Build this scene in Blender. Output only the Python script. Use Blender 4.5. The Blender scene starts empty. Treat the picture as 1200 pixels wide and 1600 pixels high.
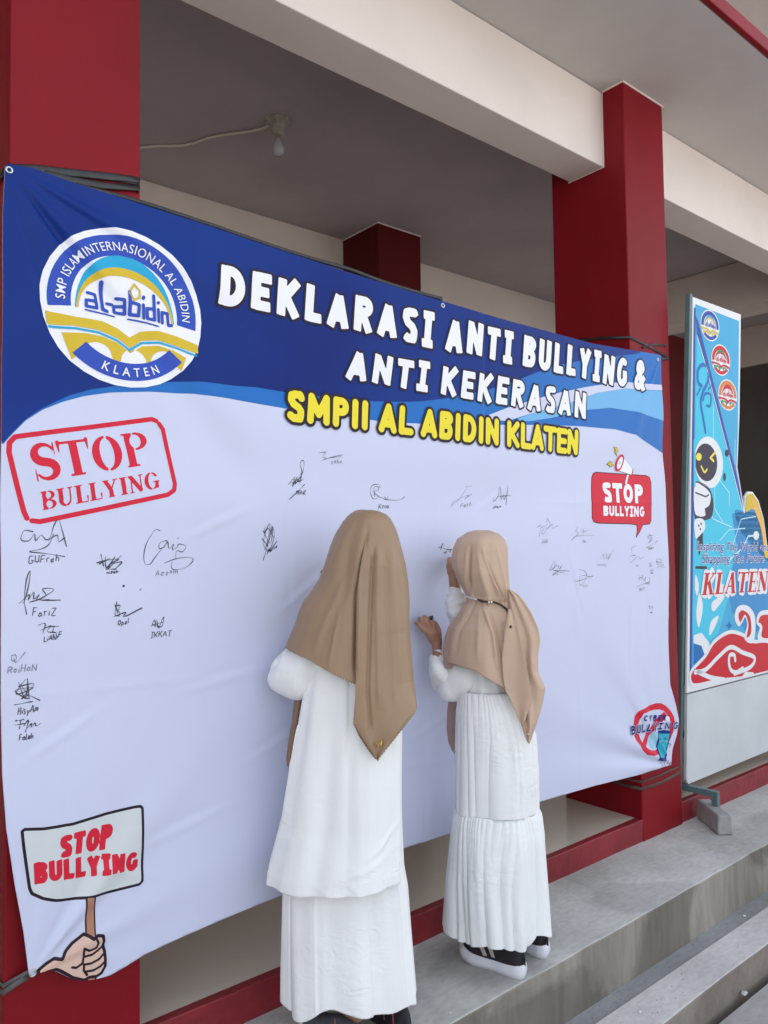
import bpy, math, random
import numpy as np
from mathutils import Matrix, Vector
from mathutils.geometry import tessellate_polygon
random.seed(7); RNG = np.random.RandomState(11)
S = bpy.context.scene; COL = S.collection
PI = math.pi
# ------------------------------------------------------------------ camera
H = 1.38                                   # eye height above the walkway
FPX = 1208.0
Rcw = np.array([[0.770608, 0.016511, 0.637096], [-0.637168, 0.041026, 0.769632], [-0.01343, -0.999022, 0.042135]])
cam = bpy.data.cameras.new('camera'); cam.sensor_fit = 'HORIZONTAL'; cam.sensor_width = 36
cam.lens = 36 * FPX / 1200; cam.clip_start = .05; cam.clip_end = 500
camo = bpy.data.objects.new('camera', cam); COL.objects.link(camo); S.camera = camo
M = Matrix.Identity(4)
for i in range(3):
    M[i][0] = Rcw[i, 0]; M[i][1] = -Rcw[i, 1]; M[i][2] = -Rcw[i, 2]
M[2][3] = H; camo.matrix_world = M
# ------------------------------------------------------------------ world, sun, exposure
SUN_EL, SUN_AZ = math.radians(52), math.radians(20)    # the sun stands behind the building
W = bpy.data.worlds.new('World'); S.world = W; W.use_nodes = True
nt = W.node_tree; sky = nt.nodes.new('ShaderNodeTexSky'); sky.sky_type = 'NISHITA'; sky.sun_disc = False
sky.sun_elevation = SUN_EL; sky.sun_rotation = SUN_AZ; sky.air_density = 1.0; sky.dust_density = 3.0; sky.ozone_density = .6
hs = nt.nodes.new('ShaderNodeHueSaturation'); hs.inputs['Saturation'].default_value = .38      # hazy, milky sky
nt.links.new(sky.outputs[0], hs.inputs['Color']); nt.links.new(hs.outputs[0], nt.nodes['Background'].inputs[0]); nt.nodes['Background'].inputs[1].default_value = .15
sl = bpy.data.lights.new('sun', 'SUN'); sl.energy = 4.0; sl.angle = math.radians(.5); sl.color = (1, .95, .87)
so = bpy.data.objects.new('sun', sl); COL.objects.link(so)
sd = Vector((math.sin(SUN_AZ) * math.cos(SUN_EL), math.cos(SUN_AZ) * math.cos(SUN_EL), math.sin(SUN_EL)))
so.rotation_euler = (-sd).to_track_quat('-Z', 'Y').to_euler()
S.view_settings.view_transform = 'Standard'; S.view_settings.look = 'None'
S.view_settings.exposure = 1.78; S.view_settings.gamma = 1; S.view_settings.use_curve_mapping = False
S.render.engine = 'CYCLES'

# ------------------------------------------------------------------ measuring helpers: points read off the photograph, laid on real planes
def rays(p):
    p = np.atleast_2d(np.array(p, float)); c = np.stack([p[:, 0] - 600, p[:, 1] - 800, np.full(len(p), FPX)], 1)
    return c @ Rcw.T
def on_y(p, y):
    r = rays(p); t = y / r[:, 1]; q = r * t[:, None]; q[:, 2] += H; return q
def on_z(p, z):
    r = rays(p); t = (z - H) / r[:, 2]; q = r * t[:, None]; q[:, 2] += H; return q
def on_plane(p, c, n):                      # plane through c with normal n
    r = rays(p); c = np.array(c, float) - [0, 0, H]; n = np.array(n, float)
    t = (c @ n) / (r @ n); q = r * t[:, None]; q[:, 2] += H; return q
def proj(q):
    q = np.atleast_2d(q) - [0, 0, H]; c = q @ Rcw; return np.stack([600 + FPX * c[:, 0] / c[:, 2], 800 + FPX * c[:, 1] / c[:, 2]], 1)

# ------------------------------------------------------------------ materials
MATS = {}
def mat(name, col, rough=.6, var=.0, vscale=3.0, bump=0., bscale=40., col2=None, spec=.5, metal=0., stretch=(1, 1, 1), detail=6, sheen=0., trans=0., bdist=.01, fac=(.35, .65), coat=0.):
    if name in MATS: return MATS[name]
    m = bpy.data.materials.new(name); m.use_nodes = True; t = m.node_tree; b = t.nodes['Principled BSDF']
    b.inputs['Roughness'].default_value = rough; b.inputs['Specular IOR Level'].default_value = spec; b.inputs['Metallic'].default_value = metal
    if sheen: b.inputs['Sheen Weight'].default_value = sheen
    if trans: b.inputs['Transmission Weight'].default_value = trans
    if coat: b.inputs['Coat Weight'].default_value = coat; b.inputs['Coat Roughness'].default_value = .25
    tc = t.nodes.new('ShaderNodeTexCoord'); mp = t.nodes.new('ShaderNodeMapping'); mp.inputs['Scale'].default_value = stretch
    t.links.new(tc.outputs['Object'], mp.inputs[0])
    n = t.nodes.new('ShaderNodeTexNoise'); n.inputs['Scale'].default_value = vscale; n.inputs['Detail'].default_value = detail; n.inputs['Roughness'].default_value = .6
    t.links.new(mp.outputs[0], n.inputs[0])
    r = t.nodes.new('ShaderNodeValToRGB'); c = np.array(col, float)
    c2 = np.array(col2, float) if col2 is not None else c * (1 - var)
    r.color_ramp.elements[0].position = fac[0]; r.color_ramp.elements[1].position = fac[1]
    r.color_ramp.elements[0].color = (*c2, 1); r.color_ramp.elements[1].color = (*c, 1)
    t.links.new(n.outputs[0], r.inputs[0]); t.links.new(r.outputs[0], b.inputs['Base Color'])
    if bump:
        n2 = t.nodes.new('ShaderNodeTexNoise'); n2.inputs['Scale'].default_value = bscale; n2.inputs['Detail'].default_value = 5
        t.links.new(mp.outputs[0], n2.inputs[0]); bp = t.nodes.new('ShaderNodeBump'); bp.inputs['Strength'].default_value = bump; bp.inputs['Distance'].default_value = bdist
        t.links.new(n2.outputs[0], bp.inputs['Height']); t.links.new(bp.outputs[0], b.inputs['Normal'])
    MATS[name] = m; return m
RED = mat('red_wall_paint', (.215, .006, .012), .5, .16, 2.2, .12, 30, spec=.16, stretch=(1, 1, .6))
DRED = mat('shaded_red_paint', (.095, .003, .004), .6, .2, 3, spec=.2)  # column red for the inner row, with the veranda's deep shade put into the colour
CREAM = mat('cream_wall_paint', (.76, .68, .63), .65, .10, 1.4, .15, 14)
CEIL = mat('ceiling_paint', (.56, .52, .49), .8, .12, 1.6, .15, 10)
BACKW = mat('veranda_wall_paint', (.68, .60, .54), .7, .10, 1.5, .1, 14)
TILE = mat('glossy_floor_tile', (.64, .56, .455), .16, .05, 2)
PLINTH = mat('red_plinth_paint', (.25, .014, .022), .5, .35, 7, .35, 22)
def concrete(name, a, b_, streak=False, stain=None):
    m = mat(name, a, .85, 0, 3.2, .5, 60, col2=b_, stretch=(1, 1, .35) if streak else (1, 1, 1), detail=9, bdist=.004)
    t = m.node_tree; bs = t.nodes['Principled BSDF']
    mp = [n for n in t.nodes if n.type == 'MAPPING'][0]
    n = t.nodes.new('ShaderNodeTexNoise'); n.inputs['Scale'].default_value = 26 if not streak else 16; n.inputs['Distortion'].default_value = .0 if not streak else 1.2; n.inputs['Detail'].default_value = 8
    mp2 = t.nodes.new('ShaderNodeMapping'); mp2.inputs['Scale'].default_value = (1, .3, .16) if streak else (1, 2.2, 1)
    t.links.new([x for x in t.nodes if x.type == 'TEX_COORD'][0].outputs['Object'], mp2.inputs[0]); t.links.new(mp2.outputs[0], n.inputs[0])
    rr = t.nodes.new('ShaderNodeValToRGB'); rr.color_ramp.elements[0].position = .3; rr.color_ramp.elements[1].position = .62
    rr.color_ramp.elements[0].color = (.74, .73, .71, 1) if streak else (.84, .84, .85, 1); rr.color_ramp.elements[1].color = (1, 1, 1, 1)
    t.links.new(n.outputs[0], rr.inputs[0])
    mx = t.nodes.new('ShaderNodeMix'); mx.data_type = 'RGBA'; mx.blend_type = 'MULTIPLY'; mx.inputs[0].default_value = 1
    src = [x for x in t.nodes if x.type == 'VALTORGB'][0]
    t.links.new(src.outputs[0], mx.inputs[6]); t.links.new(rr.outputs[0], mx.inputs[7]); last = mx.outputs[2]
    if stain:
        n3 = t.nodes.new('ShaderNodeTexNoise'); n3.inputs['Scale'].default_value = 1.7; n3.inputs['Detail'].default_value = 7; n3.inputs['Distortion'].default_value = .8
        t.links.new([x for x in t.nodes if x.type == 'TEX_COORD'][0].outputs['Object'], n3.inputs[0])
        r3 = t.nodes.new('ShaderNodeValToRGB'); r3.color_ramp.elements[0].position = .47; r3.color_ramp.elements[1].position = .53
        r3.color_ramp.elements[0].color = (0, 0, 0, 1); r3.color_ramp.elements[1].color = (1, 1, 1, 1); t.links.new(n3.outputs[0], r3.inputs[0])
        m3 = t.nodes.new('ShaderNodeMix'); m3.data_type = 'RGBA'; m3.blend_type = 'MULTIPLY'; t.links.new(r3.outputs[0], m3.inputs[0])
        t.links.new(last, m3.inputs[6]); m3.inputs[7].default_value = (*stain, 1); last = m3.outputs[2]
    t.links.new(last, bs.inputs['Base Color']); return m
WALK = concrete('smooth_walkway_cement', (.57, .57, .525), (.43, .43, .395), stain=(.84, .84, .835))
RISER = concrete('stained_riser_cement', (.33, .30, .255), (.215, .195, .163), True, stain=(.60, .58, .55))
KERB = concrete('kerb_cement', (.60, .585, .56), (.50, .49, .47))
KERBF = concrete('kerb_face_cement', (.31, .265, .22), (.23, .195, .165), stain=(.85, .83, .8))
GROUND = concrete('dusty_yard_cement', (.44, .43, .41), (.36, .35, .335), stain=(.88, .88, .88))
BLOCKM = concrete('paving_block_cement', (.36, .35, .33), (.26, .26, .25))
def cloth(name, col, rough=.85, hang=.4, crumple=.3, hs=11, csz=26, weave=.15, var=.03, spec=.25, sheen=0., vz=.22, cut=(.45, .75)):
    """woven cloth: long hanging ripples, patches of sharp crumples, and the weave itself, all as relief"""
    m = mat(name, col, rough, var, 6, 0, spec=spec, sheen=sheen); t = m.node_tree; b = t.nodes['Principled BSDF']; L = t.links
    tc = [x for x in t.nodes if x.type == 'TEX_COORD'][0]
    def noise(scale, stretch, det, dist, ridged=False):
        mp = t.nodes.new('ShaderNodeMapping'); mp.inputs['Scale'].default_value = stretch; L.new(tc.outputs['Object'], mp.inputs[0])
        n = t.nodes.new('ShaderNodeTexNoise'); n.inputs['Scale'].default_value = scale; n.inputs['Detail'].default_value = det; n.inputs['Distortion'].default_value = dist
        if ridged: n.noise_type = 'RIDGED_MULTIFRACTAL'; n.normalize = True
        L.new(mp.outputs[0], n.inputs[0]); return n
    n1 = noise(hs, (1, 1, vz), 3, .4); b1 = t.nodes.new('ShaderNodeBump'); b1.inputs['Strength'].default_value = hang; b1.inputs['Distance'].default_value = .02; L.new(n1.outputs[0], b1.inputs['Height'])
    n2 = noise(csz, (.7, .7, 1.25), 3, 1.6); n3 = noise(4.5, (1, 1, 1), 2, .3)
    r = t.nodes.new('ShaderNodeMapRange'); r.inputs[1].default_value = cut[0]; r.inputs[2].default_value = cut[1]; L.new(n3.outputs[0], r.inputs[0])
    mu = t.nodes.new('ShaderNodeMath'); mu.operation = 'MULTIPLY'; L.new(n2.outputs[0], mu.inputs[0]); L.new(r.outputs[0], mu.inputs[1])
    b2 = t.nodes.new('ShaderNodeBump'); b2.inputs['Strength'].default_value = crumple; b2.inputs['Distance'].default_value = .012; L.new(mu.outputs[0], b2.inputs['Height']); L.new(b1.outputs[0], b2.inputs['Normal'])
    n4 = t.nodes.new('ShaderNodeTexNoise'); n4.inputs['Scale'].default_value = 420; n4.inputs['Detail'].default_value = 2; L.new(tc.outputs['Object'], n4.inputs[0])
    b3 = t.nodes.new('ShaderNodeBump'); b3.inputs['Strength'].default_value = weave; b3.inputs['Distance'].default_value = .0015
    L.new(n4.outputs[0], b3.inputs['Height']); L.new(b2.outputs[0], b3.inputs['Normal']); L.new(b3.outputs[0], b.inputs['Normal']); return m
TUNIC = cloth('white_cotton_tunic', (.81, .81, .80), hang=.3, crumple=.5, cut=(.50, .72))
DRESS = cloth('white_crinkled_cotton', (.80, .81, .80), hang=.45, crumple=.5, hs=16, csz=26, cut=(.50, .68))
HIJ1 = cloth('brown_hijab_fabric', (.305, .197, .118), rough=.45, hang=.22, crumple=.10, hs=8, csz=16, spec=.4)
HIJ2 = cloth('tan_hijab_fabric', (.52, .365, .265), rough=.52, hang=.25, crumple=.14, hs=9, csz=16, spec=.35)
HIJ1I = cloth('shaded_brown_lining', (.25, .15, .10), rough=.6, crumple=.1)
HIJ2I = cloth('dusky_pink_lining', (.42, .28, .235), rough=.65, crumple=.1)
def skin():
    m = mat('skin', (.36, .185, .115), .5, .12, 14, .15, 160, bdist=.001); m.node_tree.nodes['Principled BSDF'].inputs['Subsurface Weight'].default_value = .08
    m.node_tree.nodes['Principled BSDF'].inputs['Subsurface Radius'].default_value = (.01, .004, .002); return m
SKIN = skin()
def vinyl(name, col, rough=.42, coat=.0):
    m = mat(name, col, rough + .06, .03, 2.5, .06, 700, spec=.22, bdist=.0006, coat=coat); return m
V_WHITE = vinyl('banner_white', (.575, .60, .755)); V_NAVY = mat('print_navy', (.003, .030, .21), .38, 0, 1.1, .06, 700, col2=(.002, .013, .135), spec=.16, bdist=.0006, detail=2)
V_MID = vinyl('print_mid_blue', (.012, .14, .46), .36); V_LIGHT = vinyl('print_light_blue', (.16, .42, .70)); V_CYAN = vinyl('print_cyan', (.02, .36, .60))
V_YEL = vinyl('print_yellow', (.80, .66, .035)); V_GOLD = vinyl('print_gold', (.62, .44, .03)); V_INK = vinyl('print_black', (.02, .01, .02))
V_RED = vinyl('print_red', (.62, .015, .04)); V_LW = vinyl('print_letter_white', (.80, .80, .85)); V_LOGOB = vinyl('print_logo_blue', (.03, .075, .42))
V_SIGN = vinyl('print_sign_grey', (.60, .63, .64)); V_SKIN = vinyl('print_skin', (.66, .45, .36)); V_WOOD = vinyl('print_wood', (.42, .20, .13)); V_TEAL = vinyl('print_teal', (.03, .38, .52))
V_SKIND = vinyl('print_skin_shade', (.52, .33, .26)); V_PINK = vinyl('print_pink', (.55, .3, .45)); V_HAZE = vinyl('print_pale_teal', (.30, .55, .68))
MARK = mat('marker_ink', (.035, .035, .06), .5); MARK2 = mat('faded_marker_ink', (.20, .20, .27), .5)
P_WHITE = vinyl('poster_white', (.72, .73, .75)); P_BLUE = vinyl('poster_blue', (.05, .36, .60)); P_SKY = vinyl('poster_sky_blue', (.05, .50, .68)); P_NAVY = vinyl('poster_navy', (.03, .06, .33))
P_DEEP = vinyl('poster_deep_blue', (.02, .14, .42)); P_RED = vinyl('poster_red', (.55, .01, .025)); P_GOLD = vinyl('poster_gold', (.75, .42, .10)); P_GREEN = vinyl('poster_green', (.03, .25, .10)); P_ORANGE = vinyl('poster_orange', (.6, .2, .05))
P_LINE = vinyl('poster_circuit_line', (.45, .72, .82)); P_BLACK = vinyl('poster_black', (.035, .025, .05)); P_MIDB = vinyl('poster_mid_blue', (.03, .24, .52)); P_YE = vinyl('poster_yellow', (.8, .65, .08))
STEEL = mat('teal_painted_steel', (.10, .17, .175), .45, .2, 18, .1, 60); PANEL = mat('white_board_panel', (.56, .585, .60), .5, .12, 2.5, .08, 20)
STRAP = mat('black_plastic_strap', (.025, .025, .028), .35, .4, 40, .5, 90, bdist=.003); STRAPG = mat('worn_grey_strap', (.10, .095, .09), .6, .3, 30)
STRAPB = mat('brown_faded_strap', (.10, .045, .035), .7, .3, 40)
BLACK = mat('black_knit', (.018, .014, .02), .8, .2, 60, .4, 300, bdist=.001); RUBBER = mat('white_rubber', (.74, .74, .80), .5, .08, 12); LEATH = mat('beige_leather', (.50, .40, .36), .5)
GREYK = mat('grey_mesh_knit', (.10, .11, .12), .7, .3, 90, .4, 300, bdist=.001); PINKT = mat('pink_trim', (.55, .13, .13), .5); SOCK = mat('cream_trouser_hem', (.62, .56, .50), .9)
GOLDM = mat('gold_pin_metal', (.8, .5, .08), .25, metal=1.); METAL = mat('silver_bead_metal', (.75, .70, .66), .25, metal=1.); CORD = mat('dark_leather_cord', (.035, .02, .018), .5)
PLAST = mat('cream_plastic_cable', (.62, .57, .48), .5); OLDP = mat('old_socket_plastic', (.42, .38, .32), .6, .3, 50, .4, 80); GLASSB = mat('frosted_bulb_glass', (.62, .60, .64), .15, trans=.35)
GROM = mat('grommet_metal', (.6, .6, .58), .3, metal=1.)

# ------------------------------------------------------------------ object helpers
def mesh_obj(name, verts, faces, m, parent=None, smooth=False, mats=None, fm=None):
    me = bpy.data.meshes.new(name); me.from_pydata([tuple(map(float, v)) for v in verts], [], [tuple(int(i) for i in f) for f in faces])
    for k in (mats or [m]): me.materials.append(k)
    if fm is not None: me.polygons.foreach_set('material_index', np.array(fm, np.int32))
    if smooth: me.polygons.foreach_set('use_smooth', [True] * len(me.polygons))
    me.update(); o = bpy.data.objects.new(name, me); COL.objects.link(o)
    if parent is not None:
        o.parent = parent
        if parent.type == 'EMPTY': o.matrix_parent_inverse = Matrix.Translation(-Vector(parent.location))
    return o
def thing(name, label, cat, loc=(0, 0, 0), group=None):
    o = bpy.data.objects.new(name, None); COL.objects.link(o); o.location = loc; o.empty_display_size = .1
    return tag(o, label, cat, group)
def tag(o, label=None, cat=None, group=None, kind=None):
    if label: o['label'] = label
    if cat: o['category'] = cat
    if group: o['group'] = group
    if kind: o['kind'] = kind
    return o
def bx(v, f, x0, x1, y0, y1, z0, z1):
    n = len(v); v += [(x0, y0, z0), (x1, y0, z0), (x1, y1, z0), (x0, y1, z0), (x0, y0, z1), (x1, y0, z1), (x1, y1, z1), (x0, y1, z1)]
    f += [(n, n + 3, n + 2, n + 1), (n + 4, n + 5, n + 6, n + 7), (n, n + 1, n + 5, n + 4), (n + 1, n + 2, n + 6, n + 5), (n + 2, n + 3, n + 7, n + 6), (n + 3, n, n + 4, n + 7)]
def box(name, m, b, parent=None, bevel=0., seg=2):
    v, f = [], []; bx(v, f, *b); o = mesh_obj(name, v, f, m, parent)
    if bevel:
        k = o.modifiers.new('bevel', 'BEVEL'); k.width = bevel; k.segments = seg; k.limit_method = 'ANGLE'; k.harden_normals = True
        o.data.polygons.foreach_set('use_smooth', [True] * 6)
    return o
def tube_vf(pts, rad, n=10, v=None, f=None, flat=1.0, cap=True, up=None):
    v = [] if v is None else v; f = [] if f is None else f
    P = np.array(pts, float); r = np.broadcast_to(np.array(rad, float), (len(P),)); b0 = len(v)
    T = np.gradient(P, axis=0); T /= np.linalg.norm(T, axis=1)[:, None] + 1e-12
    u = np.array(up if up is not None else ((0, 0, 1) if abs(T[0, 2]) < .9 else (1, 0, 0)), float)
    for i in range(len(P)):
        a = u - (u @ T[i]) * T[i]; a /= np.linalg.norm(a) + 1e-12; b = np.cross(T[i], a); u = a if up is None else u
        for k in range(n):
            th = 2 * PI * k / n; v.append(P[i] + r[i] * (math.cos(th) * a + flat * math.sin(th) * b))
    for i in range(len(P) - 1):
        for k in range(n):
            f.append((b0 + i * n + k, b0 + i * n + (k + 1) % n, b0 + (i + 1) * n + (k + 1) % n, b0 + (i + 1) * n + k))
    if cap: f.append(tuple(b0 + k for k in range(n))[::-1]); f.append(tuple(b0 + (len(P) - 1) * n + k for k in range(n)))
    return v, f
def tube(name, pts, rad, m, parent=None, n=10, flat=1.0, up=None):
    v, f = tube_vf(pts, rad, n, flat=flat, up=up); return mesh_obj(name, v, f, m, parent, True)
def smooth_path(pts, n=24):
    """Catmull-Rom resample"""
    P = np.array(pts, float); P = np.vstack([2 * P[0] - P[1], P, 2 * P[-1] - P[-2]]); out = []
    k = len(P) - 3; per = max(2, n // k)
    for i in range(k):
        p0, p1, p2, p3 = P[i:i + 4]
        for t in np.linspace(0, 1, per, endpoint=False):
            out.append(.5 * (2 * p1 + (p2 - p0) * t + (2 * p0 - 5 * p1 + 4 * p2 - p3) * t * t + (3 * p1 - p0 - 3 * p2 + p3) * t ** 3))
    out.append(P[-2]); return np.array(out)

# ------------------------------------------------------------------ the setting
def struct(name, m, b, bevel=0.): return tag(box(name, m, b, None, bevel), kind='structure')
YF = 2.043; SE = 1.652; RZ = -.205; KZ = -.198
def sheet_grid(name, m, x0, x1, y0, y1, z, nx, ny):
    xs = np.linspace(x0, x1, nx); ys = np.linspace(y0, y1, ny); v = [(x, y, z) for y in ys for x in xs]
    f = [(j * nx + i, j * nx + i + 1, (j + 1) * nx + i + 1, (j + 1) * nx + i) for j in range(ny - 1) for i in range(nx - 1)]
    return tag(mesh_obj(name, v, f, m), kind='structure')
sheet_grid('ground', GROUND, -120, 140, -140, 1.40, -.30, 30, 30)
# kerb with a worn, slightly wavering edge, the gutter behind it and the walkway slab
def worn_slab(name, x0, x1, y0, y1, z0, z1, mtop, mside, amp, seed, parent=None, nx=420, round_=.006):
    rs = np.random.RandomState(seed); xs = np.linspace(x0, x1, nx)
    def wob(a):
        w = np.zeros(nx)
        for k in range(22): w += rs.randn() / (1 + .35 * k) * np.sin(xs * (1.3 + 2.1 * k) + rs.rand() * 6.28)
        return w * a * .3
    ya = y0 + wob(amp); yb = y0 + wob(amp * .6); za = z1 + wob(amp * .25); prof = []
    v, f, fm = [], [], []
    for i, x in enumerate(xs):
        ring = [(x, yb[i], z0), (x, ya[i] * .5 + yb[i] * .5, (z0 + z1) / 2), (x, ya[i], z1 - round_), (x, ya[i] + round_ * .3, z1 - round_ * .3), (x, ya[i] + round_, z1), (x, (y0 + y1) / 2, z1), (x, y1, z1), (x, y1, z0)]
        v += ring
    n = 8
    for i in range(nx - 1):
        for k in range(n):
            f.append((i * n + k, (i + 1) * n + k, (i + 1) * n + (k + 1) % n, i * n + (k + 1) % n)); fm.append(0 if k in (3, 4, 5) else 1)
    o = mesh_obj(name, v, f, None, parent, False, [mtop, mside], fm); return o
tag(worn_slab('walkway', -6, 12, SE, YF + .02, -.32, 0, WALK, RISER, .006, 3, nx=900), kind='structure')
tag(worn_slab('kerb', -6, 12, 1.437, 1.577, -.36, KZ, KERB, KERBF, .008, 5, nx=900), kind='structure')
struct('gutter', concrete('gutter_cement', (.30, .305, .31), (.22, .225, .225)), (-6, 12, 1.56, SE + .02, -.34, RZ))
struct('veranda_floor', TILE, (-6, 12, YF + .02, 9.0, -.1, .098))

B = thing('school_building', 'red and cream two-storey school building with columns, beams and a veranda behind the banner', 'building')
ZC, ZB = 3.585, 3.208
worn_slab('plinth', -6, 12, YF, YF + .03, -.05, .100, PLINTH, PLINTH, .005, 8, B, nx=1100, round_=.004)
CX = [-5.03, -2.33, .492, 3.205, 5.92, 8.63]
cols = []
for i, x in enumerate(CX):
    w = .336 if i == 2 else .348
    c = box('column', RED, (x, x + w, YF - .007, 2.469, -.02, ZC - .001), B, .006); cols.append(c)
for a, b_ in zip(CX[:-1], CX[1:]):
    box('beam', CREAM, (a + .352 if a != CX[2] else a + .34, b_ - .002, 2.154, 2.358, ZB, ZC - .002), B, .006)
# ceiling slab in two strips, the inner one in a darker, greyer tone; red lip along its edge
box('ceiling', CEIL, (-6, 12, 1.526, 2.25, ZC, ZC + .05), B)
box('ceiling', mat('inner_ceiling_darker', (.43, .385, .385), .8, .14, 1.6, .15, 10), (-6, 12, 2.25, 4.41, ZC, ZC + .05), B)
box('red_lip', RED, (-6, 12, 1.496, 1.522, ZC - .002, ZC + .062), B, .004)
box('back_wall', BACKW, (-6, 8.0, 4.416, 4.6, .09, ZC + .05), B)
for i, x in enumerate([-5.0, -2.2, .60, 3.303]):
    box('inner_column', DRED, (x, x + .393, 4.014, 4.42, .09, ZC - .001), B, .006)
# raised paint lines where the red columns meet the cream ceiling and beams
for x, w, y0, y1 in ((3.205, .348, YF - .007, 2.150), (3.303, .393, 4.014, 4.40), (.492, .336, YF - .007, 2.150)):
    v, f = [], []
    bx(v, f, x - .004, x + w + .004, y0 - .005, y0 - .0005, ZC - .009, ZC - .0015); bx(v, f, x - .005, x - .0006, y0, y1, ZC - .009, ZC - .0015); mesh_obj('paint_line', v, f, CREAM, B)
box('paint_line', CREAM, (3.1995, 3.2045, 2.1495, 2.1538, ZB, ZC - .01), B)
box('paint_line', CREAM, (3.1995, 3.2045, 2.1495, 2.362, ZB - .0045, ZB - .0005), B)
# right bay: cross beam, maroon pier and low wall beneath it, far wall with an opening
box('cross_beam', BACKW, (6.03, 6.33, 2.47, 4.4, ZB, ZC - .003), B, .005)
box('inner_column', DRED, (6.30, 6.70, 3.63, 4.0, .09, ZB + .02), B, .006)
box('cross_wall', BACKW, (8.0, 8.2, 2.3, 9.0, 3.186, ZC - .003), B)
box('opening_shade_panel', mat('opening_shade_tone', (.10, .09, .08), .5, .2, 3), (8.06, 8.12, 2.3, 9.0, .09, 3.19), B)  # dark sheet standing in for the shade inside the far opening
box('low_wall', mat('grey_dado_paint', (.16, .15, .13), .6, .2, 3), (6.0, 8.0, 4.05, 4.41, .09, .95), B)
box('back_wall', BACKW, (6.0, 9.2, 8.6, 8.8, .09, ZC), B)
# upper storey, set back, seen only in the top right corner, and the roof that keeps this side in shade
box('upper_wall', CREAM, (-6, 12, 4.42, 4.62, ZC + .05, 7.1), B)
box('upper_ceiling', CEIL, (-6, 12, 1.5, 4.6, 7.1, 7.3), B)
for x in CX: box('upper_column', RED, (x, x + .348, YF, 2.469, ZC + .05, 7.1), B)
box('upper_beam', CREAM, (-6, 12, 2.5, 2.7, 6.7, 7.098), B)
box('roof', mat('roof_tile', (.20, .07, .05), .8), (-7, 13, 1.2, 9.4, 7.3, 7.55), B)
box('end_wall', CREAM, (-6.3, -6.02, YF, 9, -.3, 7.1), B); box('end_wall', CREAM, (12.02, 12.3, YF, 9, -.3, 7.1), B)
# ------------------------------------------------------------------ print engine: shapes as distance fields, meshed so that they follow the cloth
def d_seg(X, Z, a, b, ra, rb=None):
    rb = ra if rb is None else rb; dx, dz = b[0] - a[0], b[1] - a[1]; L = dx * dx + dz * dz + 1e-12
    t = np.clip(((X - a[0]) * dx + (Z - a[1]) * dz) / L, 0, 1)
    return np.hypot(X - a[0] - t * dx, Z - a[1] - t * dz) - (ra + (rb - ra) * t)
def d_sbox(X, Z, a, b, r):
    dx, dz = b[0] - a[0], b[1] - a[1]; L = math.hypot(dx, dz) + 1e-9; ux, uz = dx / L, dz / L; k = r * .22
    px, pz = X - (a[0] + b[0]) / 2, Z - (a[1] + b[1]) / 2
    qx = np.abs(px * ux + pz * uz) - L / 2 + k; qz = np.abs(-px * uz + pz * ux) - r + k
    return np.hypot(np.maximum(qx, 0), np.maximum(qz, 0)) + np.minimum(np.maximum(qx, qz), 0) - k
def d_poly(X, Z, P):
    P = np.asarray(P, float); d = np.full(X.shape, 1e9); ins = np.zeros(X.shape, bool)
    for i in range(len(P)):
        a, b = P[i], P[(i + 1) % len(P)]; d = np.minimum(d, d_seg(X, Z, a, b, 0))
        c = (a[1] > Z) != (b[1] > Z)
        with np.errstate(divide='ignore', invalid='ignore'): xx = (b[0] - a[0]) * (Z - a[1]) / (b[1] - a[1] + 1e-15) + a[0]
        ins ^= c & (X < xx)
    return np.where(ins, -d, d)
def arc(cx, cy, rx, ry, a0, a1, n=12):
    return [(cx + rx * math.cos(math.radians(a0 + (a1 - a0) * i / n)), cy + ry * math.sin(math.radians(a0 + (a1 - a0) * i / n))) for i in range(n + 1)]
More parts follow.
